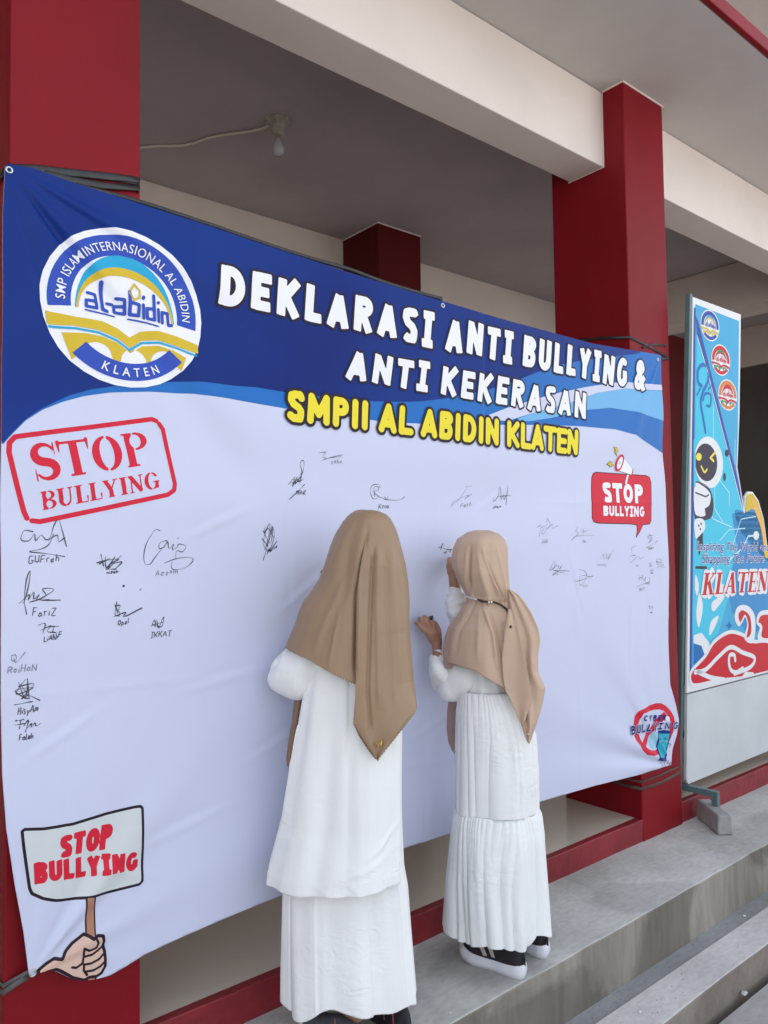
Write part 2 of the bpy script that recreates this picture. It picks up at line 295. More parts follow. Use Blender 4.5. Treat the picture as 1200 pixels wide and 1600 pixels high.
def glyph(c, r=.14):
    """centre lines of a capital in a box of height 1; returns width and polylines"""
    t, q = 1 - r, r; w = .62
    if c == 'A': return .70, [[(q * .8, 0), (.35, 1 - q * .6)], [(.35, 1 - q * .6), (.70 - q * .8, 0)], [(.2, .30), (.5, .30)]]
    if c == 'B': return w, [[(q, 0), (q, 1)], [(q, t)] + arc(w - .27, .75, .27 - q, .25 - q, 90, -90) + [(q, .5)], [(q, .5)] + arc(w - .25, .25 + q * .5, .25 - q, .25 - q * .5, 90, -90) + [(q, q)]]
    if c == 'C': return w, [arc(w / 2 + .03, .5, w / 2 - q + .03, .5 - q, 50, 310, 18)]
    if c == 'D': return .66, [[(q, 0), (q, 1)], [(q, t)] + arc(.26, .5, .40 - q, .5 - q, 90, -90, 16) + [(q, q)]]
    if c == 'E': return .55, [[(q, 0), (q, 1)], [(q, t), (.55, t)], [(q, .5), (.50, .5)], [(q, q), (.55, q)]]
    if c == 'F': return .55, [[(q, 0), (q, 1)], [(q, t), (.55, t)], [(q, .48), (.48, .48)]]
    if c == 'G': return .66, [arc(.35, .5, .35 - q, .5 - q, 50, 300, 18) + [(.66 - q, .25), (.66 - q, .45)], [(.66, .45), (.38, .45)]]
    if c == 'H': return w, [[(q, 0), (q, 1)], [(w - q, 0), (w - q, 1)], [(q, .5), (w - q, .5)]]
    if c == 'I': return .44, [[(.22, 0), (.22, 1)], [(.0, t + .03), (.44, t + .03)], [(.0, q - .03), (.44, q - .03)]]
    if c == '|': return 2 * q + .04, [[(q + .02, 0), (q + .02, 1)]]
    if c == 'J': return .5, [[(.36, 1), (.36, .3)] + arc(.22, .28, .14, .16, 0, -150)]
    if c == 'K': return .66, [[(q, 0), (q, 1)], [(q + .02, .42), (.66 - q * .7, 1)], [(.26, .52), (.66 - q * .6, 0)]]
    if c == 'L': return .52, [[(q, 0), (q, 1)], [(q, q), (.52, q)]]
    if c == 'M': return .82, [[(q, 0), (q + .02, 1)], [(q + .02, t), (.41, .35)], [(.41, .35), (.80 - q, t)], [(.80 - q, 1), (.82 - q, 0)]]
    if c == 'N': return .68, [[(q, 0), (q, 1)], [(q, 1 - q * .6), (.68 - q, q * .6)], [(.68 - q, 0), (.68 - q, 1)]]
    if c == 'O': return .68, [arc(.34, .5, .34 - q, .5 - q, 0, 360, 24)]
    if c == 'P': return .60, [[(q, 0), (q, 1)], [(q, t)] + arc(.32, .70, .28 - q, .30 - q, 90, -90) + [(q, .4 + q)]]
    if c == 'R': return .64, [[(q, 0), (q, 1)], [(q, t)] + arc(.34, .72, .28 - q, .28 - q, 90, -90) + [(q, .44 + q)], [(.30, .48), (.64 - q * .8, 0)]]
    if c == 'S': return .58, [(lambda a: [(.58 - a, .79), (.42, 1 - a), (.24, 1 - a), (a + .01, .84), (a, .70), (.20, .57), (.38, .47), (.58 - a, .36), (.58 - a, .22), (.44, a), (.22, a), (a, .19)])(q)]
    if c == 'T': return .60, [[(.3, 0), (.3, 1 - q)], [(0, t), (.60, t)]]
    if c == 'U': return .64, [[(q, 1)] + arc(.32, .34, .32 - q, .34 - q, 180, 360, 16) + [(.64 - q, 1)]]
    if c == 'W': return .86, [[(q * .8, 1), (.25, 0)], [(.25, 0), (.43, .8)], [(.43, .8), (.61, 0)], [(.61, 0), (.86 - q * .8, 1)]]
    if c == 'X': return .64, [[(q, 0), (.64 - q, 1)], [(q, 1), (.64 - q, 0)]]
    if c == 'Y': return .66, [[(q * .8, 1), (.33, .45)], [(.66 - q * .8, 1), (.33, .45)], [(.33, .5), (.33, 0)]]
    if c == 'Z': return .58, [[(0, t), (.58 - q, t)], [(.58 - q, t), (q, q)], [(q, q), (.58, q)]]
    if c == 'Q': return .68, glyph('O', r)[1] + [[(.4, .25), (.66, 0)]]
    if c == '&': return .72, [[(.70, .02), (.2, .68)] + arc(.33, .80, .14, .20 - q * .5, 200, -20, 10) + [(.12, .34)] + arc(.28, .25, .17, .25 - q, 160, 330, 10) + [(.66, .50)]]
    if c in LOWER: return LOWER[c]
    if c == '-': return .4, [[(.02, .45), (.38, .45)]]
    return .34, []
LOWER = dict(a=(.5, [arc(.23, .28, .18, .24, 50, 330, 10), [(.42, .55), (.41, .2), (.5, .02)]]), r=(.4, [[(.06, .56), (.08, .02)], [(.08, .36), (.2, .54), (.38, .52)]]), i=(.2, [[(.1, .5), (.11, .02)], [(.1, .7), (.12, .74)]]),
    h=(.5, [[(.07, 1), (.06, .02)], [(.07, .34), (.22, .54), (.38, .46), (.42, .02)]]), z=(.5, [[(.04, .52), (.42, .55), (.06, .04), (.48, .02)]]), m=(.72, [[(.05, .55), (.06, .02)], [(.06, .4), (.2, .55), (.33, .42), (.34, .02)], [(.34, .4), (.48, .55), (.62, .42), (.66, .02)]]),
    n=(.5, [[(.05, .55), (.06, .02)], [(.06, .38), (.22, .55), (.38, .45), (.42, .02)]]), l=(.2, [[(.1, 1), (.08, .1), (.18, .02)]]), e=(.46, [[(.06, .3), (.38, .34), (.34, .52), (.16, .54), (.05, .32), (.1, .08), (.26, .0), (.42, .1)]]),
    o=(.48, [arc(.23, .28, .18, .25, 90, 440, 12)]), p=(.5, [[(.06, .55), (.04, -.3)], [(.06, .42), (.24, .56), (.42, .38), (.3, .06), (.08, .1)]]), t=(.4, [[(.16, .9), (.14, .1), (.34, .04)], [(.0, .58), (.36, .6)]]), s=(.42, [[(.36, .5), (.18, .56), (.06, .42), (.3, .26), (.34, .1), (.16, .0), (.02, .08)]]),
    y=(.5, [[(.04, .55), (.22, .12)], [(.46, .56), (.12, -.3)]]), f=(.4, [[(.38, .92), (.2, .95), (.14, .7), (.12, .0)], [(.0, .52), (.32, .54)]]), k=(.46, [[(.06, 1), (.05, .0)], [(.38, .5), (.08, .26), (.42, .02)]]), u=(.5, [[(.05, .55), (.08, .12), (.24, .0), (.4, .14), (.42, .55), (.46, .02)]]))
def text_strokes(s, r, gap=.12, jitter=0., seed=1):
    rs = random.Random(seed); x = 0; out = []
    for ch in s:
        w, pl = glyph(ch, r); j = (rs.random() - .5) * jitter; k = 1 + (rs.random() - .5) * jitter
        for p in pl: out.append([(x + a, .5 + (b - .5) * k + j) for a, b in p])
        x += w + (gap if ch != ' ' else 0)
    return x - gap, out
def frame_map(q):
    """q = top-left, top-right, bottom-left, bottom-right of the line of text on the plane -> map of unit coords (u 0..1, v 0..1)"""
    tl, tr, bl, br = [np.array(a, float) for a in q]
    return lambda u, v: (bl * (1 - u) + br * u) * (1 - v) + (tl * (1 - u) + tr * u) * v
def text_sdf(s, quad, r=.14, gap=.12, rnd=False, jitter=0., seed=1, rmul=1., shear=0.):
    Wd, st = text_strokes(s, r, gap, jitter, seed); fm = frame_map(quad); hgt = np.linalg.norm(fm(.5, 1) - fm(.5, 0)); wid = np.linalg.norm(fm(1, .5) - fm(0, .5))
    R_ = r * hgt * rmul; prims = []
    for pl in st:
        p = [fm((a + shear * (b - .5)) / Wd, b) for a, b in pl]
        if rnd: # rounded pens sit inside the box
            p = [fm((a + shear * (b - .5)) / Wd, min(max(b, r), 1 - r)) for a, b in pl]
        prims.append(p)
    allp = np.array([x for p in prims for x in p]); bb = (allp[:, 0].min(), allp[:, 0].max(), allp[:, 1].min(), allp[:, 1].max())
    def f(X, Z):
        D = np.full(X.shape, 1e3)
        for p in prims:
            lo = np.min(p, 0) - R_ * 4; hi = np.max(p, 0) + R_ * 4
            m = (X > lo[0]) & (X < hi[0]) & (Z > lo[1]) & (Z < hi[1])
            if not m.any(): continue
            x, z = X[m], Z[m]; d = np.full(x.shape, 1e3)
            for i in range(len(p) - 1):
                d = np.minimum(d, d_seg(x, z, p[i], p[i + 1], R_) if rnd else d_sbox(x, z, p[i], p[i + 1], R_))
                if i and not rnd: d = np.minimum(d, np.hypot(x - p[i][0], z - p[i][1]) - R_)
            D[m] = np.minimum(D[m], d)
        return D
    return f, (bb[0] - R_ * 2.2, bb[1] + R_ * 2.2, bb[2] - R_ * 2.2, bb[3] + R_ * 2.2)
def march(f, bb, h):
    nx = max(2, int((bb[1] - bb[0]) / h) + 2); nz = max(2, int((bb[3] - bb[2]) / h) + 2)
    xs = bb[0] + h * np.arange(nx); zs = bb[2] + h * np.arange(nz); X, Z = np.meshgrid(xs, zs); D = f(X, Z); D = np.where(np.abs(D) < h * 1e-3, -h * 1e-3, D); I = D < 0
    nid = -np.ones(I.shape, int); nid[I] = np.arange(I.sum()); V = [np.stack([X[I], Z[I]], 1)]; cnt = int(I.sum())
    ex = I[:, :-1] != I[:, 1:]; t = D[:, :-1][ex] / (D[:, :-1][ex] - D[:, 1:][ex]); t = np.clip(t, .02, .98); exi = -np.ones(ex.shape, int); exi[ex] = cnt + np.arange(ex.sum()); cnt += int(ex.sum())
    V.append(np.stack([X[:, :-1][ex] + h * t, Z[:, :-1][ex]], 1))
    ez = I[:-1] != I[1:]; t = D[:-1][ez] / (D[:-1][ez] - D[1:][ez]); t = np.clip(t, .02, .98); ezi = -np.ones(ez.shape, int); ezi[ez] = cnt + np.arange(ez.sum())
    V.append(np.stack([X[:-1][ez], Z[:-1][ez] + h * t], 1)); V = np.vstack(V)
    a, b, c, d = I[:-1, :-1], I[:-1, 1:], I[1:, 1:], I[1:, :-1]; full = a & b & c & d; F = [tuple(q) for q in np.stack([nid[:-1, :-1][full], nid[:-1, 1:][full], nid[1:, 1:][full], nid[1:, :-1][full]], 1).tolist()]
    part = (a | b | c | d) & ~full
    for j, i in zip(*np.nonzero(part)):
        p = []
        if I[j, i]: p.append(nid[j, i])
        if ex[j, i]: p.append(exi[j, i])
        if I[j, i + 1]: p.append(nid[j, i + 1])
        if ez[j, i + 1]: p.append(ezi[j, i + 1])
        if I[j + 1, i + 1]: p.append(nid[j + 1, i + 1])
        if ex[j + 1, i]: p.append(exi[j + 1, i])
        if I[j + 1, i]: p.append(nid[j + 1, i])
        if ez[j, i]: p.append(ezi[j, i])
        if len(p) > 2: F.append(tuple(int(k) for k in p))
    return V, F
class Sheet:
    """a printed sheet: 2-D plan coordinates -> 3-D, with thin print layers lifted off it"""
    def __init__(s, parent, clip=None): s.parent = parent; s.clip = clip; s.acc = {}; s.fine = 2
    def add(s, part, f, bb, m, layer, h=.004):
        g = (lambda X, Z: np.maximum(f(X, Z), s.clip(X, Z))) if s.clip is not None else f
        V, F = march(g, bb, h); s.push(part, V, F, m, layer)
    def push(s, part, V, F, m, layer):
        if not len(F): return
        s.acc.setdefault(part, []).append((s.to3(np.asarray(V, float), layer), F, m))
    def poly(s, part, P, m, layer, h=.004, grow=0.):
        P = np.asarray(P, float); g = abs(grow) + h * 1.5
        s.add(part, lambda X, Z: d_poly(X, Z, P) - grow, (P[:, 0].min() - g, P[:, 0].max() + g, P[:, 1].min() - g, P[:, 1].max() + g), m, layer, h)
    def stroke(s, part, P, r, m, layer, h=.003, closed=False):
        P = [tuple(p) for p in P]; P = P + P[:1] if closed else P; R_ = np.broadcast_to(np.array(r, float), (len(P),)); A = np.array(P); g = R_.max() + h * 1.5
        def f(X, Z):
            D = np.full(X.shape, 1e3)
            for i in range(len(P) - 1): D = np.minimum(D, d_seg(X, Z, P[i], P[i + 1], R_[i], R_[i + 1]))
            return D
        s.add(part, f, (A[:, 0].min() - g, A[:, 0].max() + g, A[:, 1].min() - g, A[:, 1].max() + g), m, layer, h)
    def ribbon(s, part, P, wd, m, layer):
        P = np.asarray(P, float); T = np.gradient(P, axis=0); T /= np.linalg.norm(T, axis=1)[:, None] + 1e-9; N = np.stack([-T[:, 1], T[:, 0]], 1)
        V = np.vstack([P + N * wd / 2, P - N * wd / 2]); n = len(P); s.push(part, V, [(i, i + 1, n + i + 1, n + i) for i in range(n - 1)], m, layer)
    def text(s, part, txt, quad, m, layer, h=.003, outline=None, omat=None, **k):
        f, bb = text_sdf(txt, quad, **k)
        if outline: s.add(part + ('_outline' if False else ''), lambda X, Z: f(X, Z) - outline, (bb[0] - outline, bb[1] + outline, bb[2] - outline, bb[3] + outline), omat, layer, h); layer += 1
        s.add(part, f, bb, m, layer, h)
    def font(s, part, txt, mapf, m, layer, bold=0., shear=0., size=1., sp=1.08):
        if bold:                     # measured without the emboldening so that outline and fill register
            ref = s._ext(txt, shear, size, sp)
        cu = bpy.data.curves.new('lettering', 'FONT'); cu.body = txt; cu.offset = bold; cu.shear = shear; cu.space_character = sp; cu.size = size; cu.fill_mode = 'FRONT'; cu.resolution_u = 3
        o = bpy.data.objects.new('lettering', cu); COL.objects.link(o); bpy.context.view_layer.update()
        me = o.evaluated_get(bpy.context.evaluated_depsgraph_get()).to_mesh(); V = np.array([v.co[:2] for v in me.vertices]); F = [tuple(p.vertices) for p in me.polygons]
        bpy.data.objects.remove(o)
        if len(V) == 0: return
        x0, x1 = ref if bold else (V[:, 0].min(), V[:, 0].max())
        T3 = [(q[0], q[i], q[i + 1]) for q in F for i in range(1, len(q) - 1)]; V = V.tolist()
        for _ in range(s.fine):                 # split every triangle in four so the lettering follows the cloth
            mid, N = {}, []
            def mp_(a, b):
                k = (min(a, b), max(a, b))
                if k not in mid: mid[k] = len(V); V.append([(V[a][0] + V[b][0]) / 2, (V[a][1] + V[b][1]) / 2])
                return mid[k]
            for a, b, c in T3:
                d, e, g = mp_(a, b), mp_(b, c), mp_(c, a); N += [(a, d, g), (d, b, e), (g, e, c), (d, e, g)]
            T3 = N
        F = T3
        V = np.array([mapf((x - x0) / (x1 - x0), y, x1 - x0) for x, y in V]); s.push(part, V, F, m, layer)
    def _ext(s, txt, shear, size, sp):
        cu = bpy.data.curves.new('lettering', 'FONT'); cu.body = txt; cu.shear = shear; cu.space_character = sp; cu.size = size; cu.resolution_u = 3
        o = bpy.data.objects.new('lettering', cu); COL.objects.link(o); bpy.context.view_layer.update()
        me = o.evaluated_get(bpy.context.evaluated_depsgraph_get()).to_mesh(); X = [v.co[0] for v in me.vertices]; bpy.data.objects.remove(o); return min(X), max(X)
    def flush(s, smooth=True, order=None):
        out = {}
        for part, L in s.acc.items():
            V = np.vstack([a for a, _, _ in L]); F = []; fm = []; ms = []; n = 0
            for a, f, m in L:
                if m not in ms: ms.append(m)
                F += [tuple(i + n for i in q) for q in f]; fm += [ms.index(m)] * len(f); n += len(a)
            out[part] = mesh_obj(part.split('#')[0], V, F, None, s.parent, smooth, ms, fm)
        return out

# ------------------------------------------------------------------ the banner
YB = 2.006
def bp(p): q = on_y(p, YB); return q[:, [0, 2]]
ban = thing('banner', 'wide white and navy anti bullying banner covered in signatures, tied between two red columns', 'banner', (1.97, YB, .3))
edge_px = [(8, 256), (50, 263), (133, 292), (213, 317), (333, 356), (400, 379), (546, 426), (692, 472), (793, 502), (927, 537), (1033, 555),
           (1035, 640), (1037, 708), (1042, 796), (1045, 890), (1045, 1000), (1047, 1069), (1056, 1102), (1061, 1126), (1058, 1148), (1051, 1172), (1049, 1195),
           (1000, 1210), (933, 1227), (843, 1254), (740, 1291), (640, 1323), (540, 1360), (443, 1397), (380, 1422), (319, 1448), (278, 1466), (225, 1491), (195, 1510), (170, 1524), (150, 1529), (128, 1531), (109, 1528), (90, 1518), (75, 1514), (60, 1519), (45, 1527),
           (36, 1455), (22, 1380), (9, 1294), (3, 1211), (1, 1100), (1, 1000), (2, 885), (1, 780), (2, 680), (5, 533), (5, 333)]
EDGE = bp(edge_px)
def banner_clip(X, Z): return d_poly(X, Z, EDGE)
TL, TR, BL, BR = EDGE[0], EDGE[10], EDGE[41], EDGE[21]
rsW = np.random.RandomState(4); WV = [(rsW.uniform(-9, 9), rsW.uniform(-14, 14), rsW.uniform(0, 6.28), rsW.uniform(.3, 1)) for _ in range(26)]
CREV = list(on_y([(104, 1000), (305, 1000), (452, 1000), (660, 900), (760, 800), (905, 1000), (1012, 1000)], YB)[:, 0])
CREH = [1.02, 1.55, .62]
def wob(X, Z):
    """how far the cloth stands off its plane (towards the yard)"""
    w = .004 * np.sin(1.7 * X + .8) * np.sin(2.2 * Z + .4)
    def fan(c, reach, amp, ks, dirn, spread):
        dx, dz = X - c[0], Z - c[1]; rho = np.hypot(dx, dz) + 1e-4; ph = np.arctan2(dz, dx); a = 0
        dphi = np.angle(np.exp(1j * (ph - dirn)))
        for k, p, q in ks: a = a + q * np.sin(k * dphi + p)
        return amp * a * np.exp(-(dphi / spread) ** 2) * (1 - np.exp(-rho / .12)) * np.exp(-rho / reach) * np.minimum(1, rho / .1)
    w = w + fan(TL, .70, .0105, [(17, .3, 1), (29, 1.1, .5), (43, 2.2, .22)], -.75, .65)
    w = w + fan(TR, .35, .006, [(15, .9, 1), (27, .2, .4)], math.pi + .95, .6)
    w = w + fan(BR, .55, .014, [(15, 2.2, 1), (24, .6, .45)], math.pi - .45, .5)
    w = w + fan(BL, .30, .012, [(12, 1.2, 1), (21, .4, .4)], .75, .6)
    for a, b, c, d in WV: w = w + .0007 * d * np.sin(a * X + b * Z + c + .6 * np.sin(2.3 * Z + c))
    for i, x in enumerate(CREV):
        u = (X - x - .004 * np.sin(5 * Z + i)) / .012; w = w + (.0026 if i % 2 else -.0022) * np.exp(-np.abs(u)) * (.6 + .4 * np.sin(3 * Z + i * 2))
    for i, z in enumerate(CREH):
        u = (Z - z - .006 * np.sin(4 * X + i)) / .012; w = w + .0017 * np.exp(-np.abs(u)) * np.clip(np.sin(2.1 * X + i * 1.7), 0, 1)
    # tension scallops under the headline: the cloth hangs from the grommets in shallow catenary folds
    s = (X - 1.95) / 1.5; cz = 1.62 + .30 * s * s
    w = w + .0045 * np.sin((Z - cz) * 17) * np.exp(-((Z - cz) / .35) ** 2)
    # small pinched wrinkles
    for (cx_, cz_, a, L) in [(.62, .92, .5, .10), (.78, 1.55, .9, .08), (1.05, 1.45, .4, .1), (1.25, .80, .35, .13), (1.05, 1.0, .15, .1), (2.72, 1.2, 1.9, .12), (3.1, .9, 1.5, .18), (3.2, .55, 2.3, .14), (2.2, 1.55, .5, .1), (1.35, 1.25, .6, .12), (.75, .55, -.4, .09), (1.9, .75, .3, .15), (.95, .62, .2, .12)]:
        u = (X - cx_) * math.cos(a) + (Z - cz_) * math.sin(a); v = -(X - cx_) * math.sin(a) + (Z - cz_) * math.cos(a)
        w = w + .0028 * np.exp(-(u / L) ** 2) * np.exp(-(v / .012) ** 2) - .0016 * np.exp(-(u / L) ** 2) * np.exp(-((v - .02) / .016) ** 2)
    return np.clip(w, -.024, .045)
sh = Sheet(ban, banner_clip)
sh.to3 = lambda V, layer: np.stack([V[:, 0], YB - wob(V[:, 0], V[:, 1]) - .0006 * layer, V[:, 1]], 1)
bb = (EDGE[:, 0].min() - .01, EDGE[:, 0].max() + .01, EDGE[:, 1].min() - .01, EDGE[:, 1].max() + .01)
sh.add('vinyl_sheet', lambda X, Z: X * 0 - 1, bb, V_WHITE, 0, .007)
# header
top = [(-60, 150), (1100, 150), (1100, 540)]
dark = [(1033, 545), (993, 553), (960, 557), (910, 563), (860, 573), (810, 593), (760, 610), (693, 623), (660, 627), (633, 628), (587, 627), (520, 621), (450, 613), (400, 605), (367, 603), (317, 597), (273, 596), (230, 598), (187, 602), (143, 608), (110, 617), (67, 637), (40, 655), (20, 675), (-6, 703), (-60, 760)]
low = [(1100, 745), (1037, 708), (1020, 697), (993, 680), (960, 671), (903, 666), (847, 664), (787, 664), (720, 664), (653, 662), (600, 659), (550, 652), (443, 638), (400, 631), (350, 622), (300, 615), (233, 612), (173, 613), (133, 618), (100, 627), (67, 640), (40, 657), (20, 677), (-6, 706), (-60, 765)]
hb = (bb[0], bb[1], 1.35, bb[3])
sh.add('blue_header', lambda X, Z: d_poly(X, Z, bp(top + low)), hb, V_MID, 1, .007)
sh.add('blue_header', lambda X, Z: d_poly(X, Z, bp(top[:2] + [(1100, 535)] + dark)), hb, V_NAVY, 2, .007)
w3 = lambda L: [(660 + a / 3, 440 + b / 3) for a, b in L]
sh.poly('blue_header', bp(w3([(420, 652), (500, 622), (680, 572), (820, 522), (950, 500), (1200, 520), (1200, 690), (1120, 652), (1000, 610), (880, 592), (760, 602), (600, 640), (500, 655)])), V_LIGHT, 3, .005)
sh.poly('blue_header', bp(w3([(270, 640), (400, 590), (600, 530), (760, 495), (930, 470), (1200, 490), (1200, 516), (950, 501), (820, 521), (680, 571), (500, 621), (390, 655), (330, 648)])), V_WHITE, 4, .005)
# headline, three lines
def line(x0, x1, z0l, z0r, hl, hr): return [(x0, z0l + hl), (x1, z0r + hr), (x0, z0l), (x1, z0r)]
q1 = bp([(346, 413), (1009, 568), (342, 473), (1006, 612)])
sh.text('headline', 'DEKLARASI ANTI BULLYING &', q1, V_LW, 5, .0032, outline=.0075, omat=V_INK, r=.122, gap=.20, jitter=.05)
q2 = bp([(545, 545), (916, 615), (539, 591), (914, 655)])
sh.text('headline', 'ANTI KEKERASAN', q2, V_LW, 5, .0032, outline=.0072, omat=V_INK, r=.122, gap=.17, jitter=.04, seed=4)
q3 = bp([(450, 609), (901, 672), (446, 658), (899, 712)])
sh.text('headline', 'SMP|| AL ABIDIN KLATEN'.replace('ABIDIN', 'AB|D|N'), q3, V_YEL, 7, .0032, outline=.0095, omat=V_INK, r=.118, gap=.11, rnd=True, jitter=.03, seed=9)

# school logo (unit circle plan -> banner)
def logo(S_, c, rx, rz, rot, colours, layer, h, words=True, part='logo', wh=None):
    BLUE, CY, YE, TXT, BR_ = colours; wh = wh or V_LW; co, si = math.cos(rot), math.sin(rot)
    def T(p):
        p = np.atleast_2d(p); x, y = p[:, 0], p[:, 1]; return np.stack([c[0] + rx * (x * co - y * si), c[1] + rz * (x * si + y * co)], 1)
    def pl(P, m, l): S_.poly(part, T(P), m, layer + l, h)
    pl([(math.cos(a), math.sin(a)) for a in np.linspace(0, 2 * PI, 34)[:-1]], wh, 0)
    band = lambda r0, r1, a0, a1, n=30: arc(0, 0, r1, r1, a0, a1, n) + arc(0, 0, r0, r0, a1, a0, n)
    pl(band(.66, .92, 188, -8), BLUE, 1)
    pl(arc(0, -.10, .615, .77, 180, 0, 26) + arc(0, -.10, .60, .60, 0, 180, 26), CY, 1)
    pl(arc(0, -.10, .60, .61, 180, 0, 26) + arc(0, -.10, .575, .50, 0, 180, 26), YE, 2)
    pl([(-.94, -.20), (-.6, -.22), (-.3, -.22), (-.1, -.28), (.04, -.36), (.18, -.26), (.4, -.22), (.65, -.25), (.93, -.32), (.93, -.44), (.62, -.38), (.38, -.34), (.2, -.37), (.04, -.50), (-.12, -.40), (-.35, -.34), (-.62, -.33), (-.92, -.36)], YE, 3)
    S_.stroke(part, T([(-.90, -.385), (-.6, -.36), (-.35, -.37), (-.13, -.43), (.03, -.53), (.2, -.40), (.4, -.37), (.64, -.41), (.90, -.47)]), .013 * rx, CY, layer + 3, h)
    # bridge with arches
    br = [(-.76, -.43), (-.5, -.40), (-.3, -.41), (-.12, -.46), (.04, -.57), (.2, -.44), (.4, -.41), (.6, -.45), (.76, -.52), (.70, -.70), (.65, -.66)] + arc(.47, -.64, .16, .17, 0, 180, 8) + [(.30, -.72), (.27, -.70)] + arc(.09, -.68, .17, .17, 0, 180, 8) + [(-.12, -.74), (-.16, -.70)] + arc(-.36, -.64, .17, .15, 0, 180, 8) + [(-.58, -.68), (-.64, -.74)]
    pl(br, BR_, 1)
    pl(arc(0, 0, .915, .915, 226, 320, 18) + arc(0, 0, .70, .70, 320, 226, 18), BLUE, 2)
    # al-abidin, drawn as pen strokes
    def st(L, r=.028, m=None, l=3): S_.stroke(part, T([(x * .79 - .075, y * .95 + .01) for x, y in L]), r * rx * .8, m or TXT, layer + l, h)
    for x in (-.50, -.06):        # 'a'
        st([(x, .10), (x + .12, .10), (x + .14, -.08), (x - .02, -.08), (x - .02, .0), (x + .12, .01)], .024)
    st([(-.28, .28), (-.27, -.08), (-.20, -.09)], .03); st([(-.19, .02), (-.11, .02)], .024)
    st([(.14, .22), (.15, -.08), (.28, -.08), (.29, .07), (.17, .08)], .026)
    st([(.36, .08), (.36, -.1)], .026); st([(.36, .17), (.37, .19)], .026)
    st([(.54, .24), (.54, -.10), (.42, -.10), (.42, .04), (.53, .05)], .026)
    st([(.61, .06), (.61, -.11)], .024); st([(.61, .15), (.62, .16)], .024)
    st([(.67, -.12), (.67, .03), (.76, .03), (.77, -.14), (.83, -.13)], .024)
    st([(-.54, -.13), (-.30, -.14), (-.08, -.14)], .012); st([(.13, -.14), (.4, -.16), (.6, -.18)], .012)
    st([(.22, .34), (.14, .22), (.21, .12), (.30, .17), (.31, .26), (.22, .34)], .016, YE)
    if words:
        s = 'SMP ISLAMINTERNASIONAL AL ABIDIN'
        def m1(u, y, L):
            a = math.radians(182 - u * 184); r = .725 + y * .155; return T([(r * math.cos(a), r * math.sin(a))])[0]
        S_.font(part, s, m1, wh, layer + 5.5, bold=.004)
        def m2(u, y, L):
            a = math.radians(249 + u * 50); r = .865 - y * .155; return T([(r * math.cos(a), r * math.sin(a))])[0]
        S_.font(part, 'K L A T E N', m2, wh, layer + 5.5, bold=.012)
lp = bp([(62, 447), (316, 487), (143, 346), (227, 609)])
lc = ((lp[0, 0] + lp[1, 0]) / 2, (lp[2, 1] + lp[3, 1]) / 2); lrx = (lp[1, 0] - lp[0, 0]) / 2; lrz = (lp[2, 1] - lp[3, 1]) / 2
logo(sh, lc, lrx, lrz, 0.0, (V_LOGOB, V_CYAN, V_GOLD, V_LOGOB, V_GOLD), 5, .0028)

# stencil stamp, bottom-left placard, speech bubble, cyber sign
c4 = lambda L: bp([(a / 2.857, 640 + b / 2.857) for a, b in L])
def rrect(q, rad, n=7, skip=()):
    """rounded quadrilateral outline through 4 corner points (tl, tr, br, bl)"""
    q = [np.array(a, float) for a in q]; out = []
    for i in range(4):
        p, a, b = q[i], q[i - 1], q[(i + 1) % 4]; ua = (a - p) / np.linalg.norm(a - p) * rad; ub = (b - p) / np.linalg.norm(b - p) * rad
        for t in np.linspace(0, 1, n): out.append((p + ua) * (1 - t) ** 2 + 2 * t * (1 - t) * p + (p + ub) * t * t)
    return out
sh.stroke('stamp_print', c4([(122, 485), (108, 455), (72, 320), (40, 190), (42, 148), (66, 122), (100, 117), (400, 78), (680, 42), (700, 50)]), .0062, V_RED, 1)
sh.stroke('stamp_print', c4([(712, 62), (730, 88), (757, 220), (780, 332), (776, 360), (748, 380), (460, 442), (180, 500), (144, 496)]), .0062, V_RED, 1)
